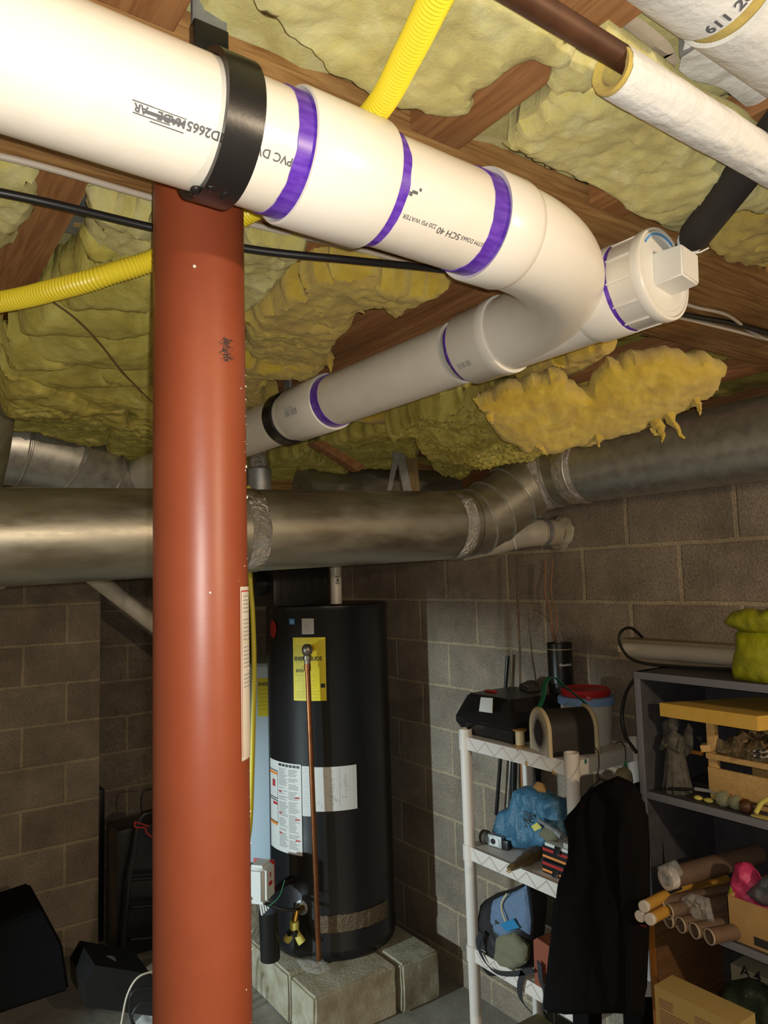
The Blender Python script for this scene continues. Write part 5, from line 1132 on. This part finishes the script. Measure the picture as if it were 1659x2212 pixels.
# ------------------------------------------------------------------ coat on hanger
XJ = 1.735
jk = thing('coat', (XJ, 1.45, .5), 'long black coat hanging on a wire hanger between the two shelves', 'coat')
bm = pillow(pxo([(1258, 1726), (1272, 1704), (1300, 1690), (1330, 1676), (1362, 1690), (1380, 1712), (1396, 1760), (1406, 1850), (1412, 1960), (1416, 2100), (1416, 2188), (1390, 2180), (1350, 2178), (1250, 2180), (1216, 2174), (1209, 2160), (1211, 2060), (1216, 1960), (1224, 1900), (1242, 1850), (1240, 1800), (1228, 1768), (1240, 1748)], XJ), (-1, 0, .1), .045, .035, .05, .010,
            lambda p: fbm(V((p.x*6, p.y*16, p.z*3)), 3)*.022)
obj('body', bm, JACKET, jk)
bm = B(); pts_ = [at(x, y, 0, XJ-.030) for x, y in ((1228, 1890), (1219, 1960), (1214, 2060), (1212, 2168))]; tube(bm, smoothpath(pts_, 6), .0022, 6); obj('lining_edge', bm, mat('grey_lining', (.22, .22, .20), .8), jk, label='pale grey lining edge')
bm = pillow(pxo([(1228, 1768), (1258, 1726), (1275, 1702), (1290, 1720), (1282, 1780), (1268, 1840), (1243, 1850), (1236, 1800)], XJ-.02), (-1, 0, 0), .028, .02, .03, .010, lambda p: fbm(p*14, 3)*.008); obj('sleeve', bm, JACKET, jk)
bm = pillow(pxo([(1300, 1694), (1330, 1680), (1350, 1690), (1340, 1720), (1318, 1735)], XJ-.04), (-1, 0, 0), .01, .01, .02, .008, None); obj('collar', bm, JACKET, jk)
bm = prism(B(), pxo([(1355, 1810), (1375, 1790), (1400, 1900), (1400, 1960), (1380, 1930)], XJ-.045), (.004, 0, 0)); bm.free()
obj('red_piping', tube(B(), [at(1335, 1985, 0, XJ-.047), at(1395, 2002, 0, XJ-.045)], .0012, 6), REDL, jk)
hg = thing('coat_hanger', (XJ, 1.45, 1.2), 'dark wire coat hanger hooked over the shelf side', 'hanger')
hk = [at(1312, 1612, 1, 1.563), at(1322, 1602, 1, 1.563), at(1332, 1612, 1, 1.562), at(1338, 1650, 0, 1.80)]
p_ = [at(1300, 1607, 1, 1.566), at(1302, 1600, 1, 1.560), at(1292, 1622, 1, 1.555), at(1294, 1660, 1, 1.545), at(1296, 1680, 1, 1.54)]
p_ = [at(x, y, 0, XX) for x, y, XX in ((1285, 1615, 1.83), (1292, 1624, 1.80), (1294, 1650, 1.775), (1292, 1672, 1.75), (1297, 1682, 1.745), (1318, 1688, 1.742), (1345, 1700, 1.74))]
obj('hook', tube(B(), smoothpath(p_, 6), .0016, 8), CABLE, hg)
obj('arm', tube(B(), [at(1297, 1682, 0, 1.745), at(1275, 1702, 0, 1.742), at(1262, 1722, 0, 1.74)], .0016, 8), CABLE, hg)
cable('wire_hook', [at(x, y, 0, XX) for x, y, XX in ((1330, 1605, 1.98), (1342, 1603, 1.96), (1350, 1615, 1.95), (1352, 1640, 1.94))], .0016, CABLE, 'small dark wire hook on the shelf side with green clip', cat='hook')
tag(obj('green_clip', hull(B(), [at(x, y, 0, XX) for x, y, XX in ((1344, 1660, 1.93), (1352, 1638, 1.93), (1358, 1668, 1.93), (1350, 1668, 1.96), (1352, 1640, 1.96))]), GREEN), 'small green clip hanging under the white shelf side', 'clip')
tag(obj('tan_gourd', pillow(pxo([(1322, 1680), (1335, 1660), (1350, 1655), (1362, 1665), (1368, 1695), (1340, 1700)], 1.93), (-1, 0, 0), .025, .02, .03, .006, lambda p: fbm(p*30, 3)*.004), mat('tan_hide', (.20, .15, .08), .6)), 'tan leathery pouch hanging behind the coat collar', 'pouch')
# second dark garment behind
tag(obj('dark_garment', pillow(pxo([(1350, 1700), (1380, 1688), (1420, 1700), (1440, 1900), (1440, 2000), (1400, 2000), (1360, 1900)], 1.86), (-1, 0, 0), .03, .02, .04, .012, lambda p: fbm(p*9, 3)*.01), JACKET), 'second dark garment hanging behind the black coat', 'garment')
for k, (xa, xb) in enumerate(((1236, 1270), (1345, 1385))):
    tag(obj('boot_leg', prism(B(), [at(x, y, 0, 1.77) for x, y in ((xa, 2170), (xb, 2170), (xb+2, 2240), (xa+3, 2240))], (.06, 0, 0)), JACKET, sm=False), ('left dark trouser leg below the coat hem', 'right dark trouser leg below the coat hem')[k], 'trouser leg')

# ------------------------------------------------------------------ bookcase
BX0, BX1, BY1, BY0 = 1.80, 2.12, 1.333, .35
TH = .020
bcs = thing('bookcase', (1.95, .85, 0), 'dark grey painted bookcase at right filled with odds and ends', 'bookcase')
def bpart(name, *a): 
    return obj(name, box(B(), *a, .0015), BCASE, bcs)
def edge(name, parent, *a): return obj(name, box(B(), *a, .0008), BEDGE, parent, label='lighter grey front edge')
sp = bpart('side_panel', BX0, BX1, BY1-TH, BY1, 0, 1.515); edge('front_edge', sp, BX0-.001, BX0+.0005, BY1-TH, BY1, .87, 1.515)
obj('lower_edge', box(B(), BX0-.0012, BX0+.0005, BY1-TH, BY1, 0, .87, .0005), WOODL, sp, label='bare orange wood edge')
obj('bare_lower_face', box(B(), BX0+.002, BX1-.002, BY1-TH-.0015, BY1-TH, .365, .845), wood('bare_brown_wood', (.10, .045, .015), (.16, .075, .028)), sp, label='bare brown inner face')
bpart('side_panel', BX0, BX1, BY0, BY0+TH, 0, 1.515)
t_ = bpart('top_panel', BX0, BX1, BY0, BY1, 1.495, 1.515); edge('front_edge', t_, BX0-.0012, BX0+.0005, BY0, BY1, 1.495, 1.515)
bpart('back_panel', BX1, BX1+.008, BY0, BY1, 0, 1.515)
BSZ = [1.187, .868, .36]
for z in BSZ:
    s_ = bpart('shelf_board', BX0+.001, BX1, BY0+TH, BY1-TH, z-TH, z); edge('front_edge', s_, BX0-.001, BX0+.0012, BY0+TH, BY1-TH, z-TH, z)
Z1, Z2, Z3 = BSZ
# on top: light fixture, cable, yellow bag
lf = thing('light_fixture', (2.0, 1.1, 1.515), 'long pale tube light fixture lying on the bookcase', 'light fixture')
la = at(1352, 1412, 0, 2.02); lb = at(1600, 1424, 0, 2.02); ya, yb = la.y, lb.y-.3; zc_ = 1.55
obj('fixture_box', box(B(), 1.985, 2.06, yb, ya, 1.517, 1.585, .004), mat('dusty_fixture', (.30, .23, .14), .6), lf)
obj('tube', tube(B(), [(1.978, ya-.035, 1.553), (1.978, yb, 1.553)], .024, 24), mat('dusty_tube', (.50, .43, .34), .5), lf)
obj('end_cap', box(B(), 1.962, 1.99, ya-.040, ya-.012, 1.545, 1.565, .003), CREAM, lf)
cable('power_cord', [(2.07, ya-.03, 1.585), (2.0, ya-.04, 1.62), (1.955, ya-.035, 1.61), (1.94, ya-.04, 1.575), (1.93, ya-.08, 1.535), (1.92, ya-.16, 1.522), (1.93, ya-.28, 1.522), (1.95, ya-.4, 1.525)], .0045, CABLE, 'black cord curling over the light fixture on the bookcase')
cable('power_cord', [at(x, y, 0, XX) for x, y, XX in ((1370, 1468, 1.83), (1352, 1498, 1.85), (1344, 1545, 1.86), (1352, 1590, 1.85), (1375, 1625, 1.83))], .0048, CABLE, 'black cord bowing out left of the bookcase side')
yb_ = thing('yellow_bag', (1.9, .95, 1.515), 'crumpled yellow-green plastic bag on top of the bookcase', 'bag')
XY = 1.86
bm = pillow(pxo([(1592, 1470), (1586, 1440), (1596, 1400), (1594, 1362), (1600, 1356), (1659, 1352), (1720, 1360), (1730, 1440), (1720, 1490), (1660, 1482), (1620, 1476)], XY), (-1, 0, 0), .06, .08, .06, .008, lambda p: fbm(p*14, 4)*.016); obj('body', bm, YBAG, yb_)
bm = pillow(pxo([(1564, 1342), (1580, 1322), (1615, 1313), (1650, 1318), (1680, 1300), (1730, 1320), (1730, 1370), (1659, 1372), (1600, 1362), (1575, 1352)], XY-.03), (-1, 0, 0), .03, .05, .03, .007, lambda p: fbm(p*18, 4)*.012); obj('gathered_top', bm, YBAG, yb_)
# shelf 1 contents
o = tag(obj('foam_board', prism(B(), [V((1.815, 1.235, 0)), V((1.815, .96, 0)), V((2.09, .86, 0)), V((2.09, 1.10, 0))], (0, 0, .036)), FOAMY, sm=False), 'thick yellow foam slab lying on the upper bookshelf clutter', 'slab')
o.location.z = Z1+.210; o.location.y += .03
# props carrying the slab: wooden crate
cr = thing('wooden_crate', (1.95, 1.05, Z1), 'pale wooden crate with slatted sides on the upper bookshelf', 'crate')
for (y0, y1) in ((.62, 1.16),):
    obj('front_slat', box(B(), 1.86, 1.868, y0, y1, Z1+.02, Z1+.085, .001), PLAN, cr)
    obj('front_slat', box(B(), 1.855, 1.868, y0, y1, Z1+.108, Z1+.122, .001), PLAN, cr)
    obj('rear_slat', box(B(), 2.08, 2.09, y0, y1, Z1+.0, Z1+.21, .001), PLAN, cr)
    obj('crate_floor', box(B(), 1.87, 2.09, y0, y1, Z1, Z1+.012, .001), PLAN, cr)
    for yy in (1.15, .93, .64): obj('corner_post', box(B(), 1.868, 1.885, yy-.012, yy+.012, Z1+.0, Z1+.2, .001), PLAN, cr)
for k, (x, y, z, l_, rz, m) in enumerate(((1.90, 1.13, .14, .12, .4, PLAN), (1.93, 1.0, .15, .16, -.3, CARD), (1.9, .85, .135, .14, .2, WX), (1.95, .92, .175, .12, .7, CARD), (1.92, .76, .16, .15, -.5, FOAMY))):
    M = Matrix.Translation((x, y, Z1+z)) @ Matrix.Rotation(rz, 4, 'Z') @ Matrix.Rotation(.1*(k-2), 4, 'X')
    o = obj('wood_offcut', box(B(), -.02, .02, -l_/2, l_/2, -.009, .009, .002, M), m)
    tag(o, ['pale wood offcut behind the grey figurine', 'brown wood offcut under the yellow slab', 'dark wood offcut in the crate near the right edge', 'tan wood offcut lying on top in the crate', 'orange wood offcut at the far right of crate'][k], 'wood offcut', 'wood offcuts in the crate')
bm = pillow([V((1.86, 1.14, Z1+.128)), V((2.05, 1.14, Z1+.128)), V((2.05, .64, Z1+.128)), V((1.86, .64, Z1+.128))], (0, 0, 1), .03, .02, .03, .010, lambda p: fbm(p*30, 4)*.03, .01)
o = obj('scrap_clutter', bm, mat('mixed_scraps', (.05, .04, .025), .5, col2=(.22, .15, .07), scale=45, ramp=(.4, .62), bump=.6, bscale=60)); tag(o, 'jumbled dark scraps heaped in the crate', 'scraps'); o['kind'] = 'stuff'
for k in range(2):
    z = Z1+.15+.012*k
    cable('patterned_rope', [(1.835, 1.02-.0*k, z-.01), (1.83, .95, z+.006), (1.83, .88, z+.022), (1.84, .78, z+.033), (1.85, .66, z+.034)], .0048, mat('black_white_braid%d' % k, (.03, .03, .03), .6, col2=(.5, .45, .38), scale=90, ramp=(.48, .52), detail=1), ('lower black and white braided cord on the crate', 'upper black and white braided cord on the crate')[k], cat='cord')
# figurine
fg = thing('figurine', (1.88, 1.24, Z1), 'grey robed angel figurine at left of the upper bookshelf', 'figurine')
fc = at(1462, 1690, 0, 1.86); fc.z = Z1
prof = [(0, 0), (.036, 0), (.038, .012), (.034, .03), (.030, .07), (.024, .11), (.026, .135), (.024, .15), (.010, .160), (.009, .165), (.015, .173), (.017, .185), (.014, .198), (.006, .205), (0, .206)]
bm = lathe(B(), prof, fc, (0, 0, 1), 36)
for v in bm.verts:
    d_ = v.co-fc; a_ = math.atan2(d_.y, d_.x); hh = max(0, .13-d_.z)/.13; d_.z = 0
    v.co += d_*(.09*math.sin(a_*11)*hh)
obj('robe', bm, GREYS, fg)
for s in (-1, 1):
    bm = B(); tube(bm, [fc+V((-.006, s*.022, .145)), fc+V((-.022, s*.026, .115)), fc+V((-.030, s*.006, .128))], [.008, .007, .005], 12); obj('arm', bm, GREYS, fg)
    bm = pillow([fc+V((.018, s*.010, .14)), fc+V((.02, s*.035, .19)), fc+V((.022, s*.048, .175)), fc+V((.022, s*.045, .12)), fc+V((.018, s*.02, .09))], (-1, 0, 0), .004, .004, .01, .004); obj('wing', bm, GREYS, fg)
# items at the shelf front: knobs, ovals, knife
def blob(name, c, r, m, label, cat, sc3=(1, 1, 1), facet=False):
    bm = B(); bmesh.ops.create_icosphere(bm, subdivisions=1 if facet else 3, radius=r, matrix=Matrix.Translation(c) @ Matrix.Diagonal((*sc3, 1))); return tag(obj(name, bm, m, sm=not facet), label, cat)
for k, (x, y, r, m, lab) in enumerate(((1562, 1722, .021, GLASS, 'left clear faceted glass knob on the upper bookshelf'), (1590, 1733, .019, GLASS, 'right clear faceted glass knob on the upper bookshelf'))):
    c = at(x, y, 0, 1.825); c.z = Z1+r*1.0
    kn = thing('glass_knob', c-V((0, 0, r)), lab, 'knob', 'glass knobs'); bm = B(); bmesh.ops.create_icosphere(bm, subdivisions=2, radius=r, matrix=Matrix.Translation(c)); obj('crystal', bm, m, kn, sm=None)
    obj('ferrule', tube(B(), [c+V((.01, 0, 0)), c+V((.04, 0, 0))], .007, 12), BRASS, kn)
c = at(1612, 1733, 0, 1.82); c.z = Z1+.018; kn = thing('turned_wood_ornament', c-V((0, 0, .018)), 'dark brown round knob right of the glass knobs', 'knob'); obj('ball', lathe(B(), [(0, -.018), (.012, -.015), (.018, -.003), (.016, .008), (.007, .014), (.007, .03)], c, (.5, -.85, .1), 24), OLDCOP, kn)
for k, (x, y) in enumerate(((1508, 1717), (1530, 1724))):
    c = at(x, y, 0, 1.83); c.z = Z1+.006; blob('yellow_bead', c, .012, YPLAS, ('left flat yellow bead at the bookshelf front', 'right flat yellow bead at the bookshelf front')[k], 'bead', (.8, 1.1, .5))
kn = thing('pruning_knife', at(1470, 1700, 0, 1.83), 'dark curved knife lying along the upper bookshelf front', 'knife')
ka = at(1435, 1708, 0, 1.825); kb = at(1500, 1702, 0, 1.83); kc = at(1565, 1700, 0, 1.835); ka.z = Z1+.010; kb.z = Z1+.026; kc.z = Z1+.022
obj('handle', tube(B(), [ka, ka.lerp(kb, .5), kb], [.006, .005, .004], 10), BLACKP, kn); obj('blade', prism(B(), [kb+V((0, 0, -.003)), kb.lerp(kc, .5)+V((0, 0, .002)), kc, kb.lerp(kc, .5)+V((0, 0, .010)), kb+V((0, 0, .006))], (.002, 0, 0)), STEEL, kn, sm=False)
cable('yellow_handle_tool', [at(1633, 1755, 0, 1.81)*1, at(1645, 1735, 0, 1.815), at(1665, 1722, 0, 1.82)], .006, YPLAS, 'yellow handled tool at right end of the bookshelf', cat='tool')
tag(obj('yellow_ruler', box(B(), 1.808, 1.826, .62, 1.02, Z1, Z1+.004, .0005), YBRD), 'pale yellow ruler along the bookshelf front edge', 'ruler')
tag(obj('wood_strip', box(B(), 1.90, 1.91, 1.20, 1.285, Z1+.10, Z1+.11, .001), WOODL), 'small orange strip behind the figurine', 'strip')
tag(obj('teal_scrap', hull(B(), [V((1.90, 1.262, Z1)), V((1.90, 1.285, Z1)), V((1.93, 1.27, Z1)), V((1.905, 1.275, Z1+.09)), V((1.915, 1.268, Z1+.085))]), mat('crumpled_teal', (.08, .12, .11), .4, .3)), 'crumpled greenish foil scrap left of the figurine', 'scrap')

# shelf 2: tubes
def ctube(px, rr, dr, L_, m, label, cap=False, X=1.74, name='card_tube', grp='hollow card tubes on lower shelf'):
    c = at(px[0], px[1], 0, X); c.z = max(c.z, Z2+rr+.0006) if not cap else c.z
    t = thing(name, c, label, 'tube', grp); dr = V(dr).normalized()
    if cap:
        obj('tube_body', lathe(B(), [(rr*.96, .004), (rr*.96, L_)], c, dr, 32), m, t); obj('end_cap', lathe(B(), [(0, 0), (rr*.9, 0), (rr, .002), (rr, .012), (rr*.96, .013)], c, dr, 32), CAPW, t)
    else:
        obj('tube_body', lathe(B(), [(rr*.90, .001), (rr*.90, L_), (rr, L_), (rr, .001)], c, dr, 32, closed=True), m, t); obj('rim', lathe(B(), [(rr*.88, 0), (rr*1.01, 0), (rr*1.01, .003), (rr*.88, .003)], c, dr, 32, closed=True), TUBER, t)
    return t
dT = (.9, -.42, .02)
hol = [(1424, 1954), (1443, 1969), (1443, 1988), (1469, 1999), (1499, 2011), (1531, 2024)]
hl = ['upper left hollow card tube on the lower shelf', 'hollow card tube just right of the topmost one', 'hollow card tube tucked below the second one', 'third hollow tube from the right in the bottom row', 'second hollow tube from the right in the bottom row', 'rightmost hollow card tube by the cardboard box']
for p_, l_ in zip(hol, hl): ctube(p_, .0190, (.93, -.30, .0), .34, TUBEM, l_)
for p_, l_ in zip([(1389, 1959), (1381, 1980), (1402, 1987)], ['top ochre tube with white cap sticking out of bookcase', 'lower left ochre tube with white cap', 'lower right ochre tube with white cap']):
    ctube(p_, .0145, (1, .09, -.035), .42, YTUBE, l_, True, 1.66, 'capped_tube', 'capped ochre tubes')
t = ctube((1440, 1898), .027, (.93, -.22, .03), .33, TUBEM, 'large roll with white end wrapped in clear film, lying on tubes', False, 1.76, 'wrapped_roll', None)
c = at(1440, 1898, 0, 1.76); obj('white_end', lathe(B(), [(.018, -.004), (.0285, -.004), (.0285, .02), (.018, .02)], c, (.93, -.22, .03), 32, closed=True), CAPW, t)
bm = pillow([c+V((.0, .03, .02)), c+V((.05, -.02, .035)), c+V((.06, -.05, .0)), c+V((.0, -.02, -.02))], (-1, 0, .5), .01, .01, .02, .005, lambda p: fbm(p*60, 3)*.01); obj('clear_wrap', bm, CLEAR, t)
t = ctube((1498, 1968), .022, (.93, -.26, .02), .32, TUBEM, 'roll wrapped in shiny clear film above the tube row', False, 1.80, 'wrapped_roll', None)
c = at(1498, 1968, 0, 1.775); bm = pillow([c+V((.02, .05, .01)), c+V((.03, .02, .03)), c+V((.06, -.03, .025)), c+V((.03, -.05, -.02)), c+V((.0, 0, -.025))], (-1, 0, .3), .012, .012, .02, .004, lambda p: fbm(p*60, 3)*.016); obj('clear_wrap', bm, CLEAR, t)
tag(obj('dark_rag', pillow([at(x, y, 0, 1.77) for x, y in ((1412, 1934), (1440, 1920), (1462, 1912), (1470, 1920), (1440, 1935))], (-1, 0, .3), .006, .01, .01, .004, lambda p: fbm(p*60, 3)*.004), BLACKF), 'thin dark plastic strip under the large white-ended roll', 'strip')
# cardboard box with pink film
cb_ = thing('cardboard_box', (1.9, .9, Z2), 'open brown cardboard box on the lower shelf at right edge', 'box')
yl = at(1572, 1955, 0, 1.815).y; 
obj('front_wall', box(B(), 1.812, 1.816, .62, yl, Z2, Z2+.105, .0005), CARD, cb_); obj('side_wall', box(B(), 1.812, 2.08, yl-.004, yl, Z2, Z2+.105, .0005), CARD, cb_); obj('box_floor', box(B(), 1.816, 2.08, .62, yl-.004, Z2, Z2+.006, .0005), CARD, cb_); obj('back_wall', box(B(), 2.076, 2.08, .62, yl, Z2, Z2+.105, .0005), CARD, cb_)
bm = B(); q0 = at(1629, 2030, 0, 1.8115); box(bm, 1.811, 1.8122, q0.y-.06, q0.y, q0.z-.012, q0.z+.008); obj('printed_logo', bm, INKD, cb_, sm=False)
tag(obj('pink_bag', pillow(pxo([(1578, 1935), (1582, 1890), (1590, 1862), (1610, 1862), (1630, 1885), (1650, 1920), (1690, 1945), (1720, 1990), (1660, 1985), (1620, 1965), (1592, 1958)], 1.87), (-1, 0, 0), .03, .05, .04, .006, lambda p: fbm(p*30, 4)*.012), PINK), 'glossy pink plastic bag in the cardboard box', 'bag')
tag(obj('lime_wrap', pillow(pxo([(1572, 1930), (1580, 1905), (1590, 1920), (1590, 1950), (1578, 1945)], 1.85), (-1, 0, 0), .008, .01, .01, .004, None), LIME), 'lime green edge beside the pink bag', 'bag')
tag(obj('clear_bag', pillow(pxo([(1610, 1930), (1640, 1900), (1700, 1870), (1720, 1960), (1650, 1960)], 1.84), (-1, 0, 0), .015, .02, .03, .006, lambda p: fbm(p*40, 4)*.012), mat('smoky_film', (.10, .12, .14), .2, alpha=.8, bump=.7, bscale=40)), 'smoky clear bag on the pink bag at right edge', 'bag')
# bottom shelf level
ob = thing('pale_carton', (1.95, .95, Z3), 'pale carton with handwritten marks in the lower bay', 'box')
yl = at(1577, 2075, 0, 1.97).y; obj('box_body', box(B(), 1.97, 2.1, .45, yl, Z3, Z3+.36, .003), mat('pale_carton', (.34, .30, .20), .8), ob)
bm = B(); q0 = at(1598, 2088, 0, 1.968); text_bm(bm, 'A 4', .04, lambda x, y: V((1.9685, q0.y-x, q0.z+y-.02)), bold=.0008); q0 = at(1643, 2110, 0, 1.968); text_bm(bm, 'H  Q', .05, lambda x, y: V((1.9685, q0.y-x*.8, q0.z+y-.05)), bold=.0006); obj('lettering', bm, INKD, ob)
tag(obj('dark_bundle', pillow(pxo([(1540, 2160), (1570, 2120), (1620, 2110), (1690, 2150), (1690, 2230), (1560, 2230)], 1.91), (-1, 0, 0), .04, .04, .05, .010, lambda p: fbm(p*20, 4)*.02), mat('dark_plastic_bundle', (.03, .04, .025), .3, bump=.6, bscale=30)), 'dark glossy bundle on the bottom bookcase bay', 'bundle')
pc = thing('printed_carton', (1.8, 1.2, 0), 'brown printed carton leaning in front of the bookcase at bottom right', 'box')
XC = 1.70; a = at(1413, 2130, 0, XC); b_ = at(1600, 2212, 0, XC)
v_ = [at(1413, 2128, 0, XC), at(1592, 2215, 0, XC), at(1592, 2215, 0, XC)-V((0, 0, .25)), at(1413, 2128, 0, XC)-V((0, 0, .34))]
obj('front_wall', prism(B(), v_, (.08, 0, 0)), CARDP, pc, sm=False)
e1 = (v_[1]-v_[0]).normalized(); e2 = V((0, 0, 1)); n_ = V((-1, 0, 0)); bm = B()
fnc = lambda x, y: v_[0]+e1*(x+.012)-V((0, 0, .028))+e2*y+n_*.0006
text_bm(bm, 'PREMIUM BLEND', .013, fnc, bold=.0002); text_bm(bm, 'CASE OF TWELVE', .013, lambda x, y: fnc(x, y-.016), bold=.0002) if False else None
bm.free(); bm = B()
for k in range(12):
    w_ = random.uniform(.05, .085) if k > 3 else random.uniform(.03, .045)
    strips(bm, fnc, [(0, w_, -.006*k-.003*(k > 3), -.006*k+.0022-.003*(k > 3))], n=1)
for k in range(7): strips(bm, fnc, [(.10, .10+random.uniform(.03, .06), -.006*k-.0, -.006*k+.002)], n=1)
obj('small_print', bm, mat('purple_print', (.22, .09, .09), .7), pc)
tag(obj('pale_block', box(B(), 1.66, 1.75, 1.34, 1.46, 0, .16, .01), CONC), 'pale block on the floor between coat and bookcase', 'block')
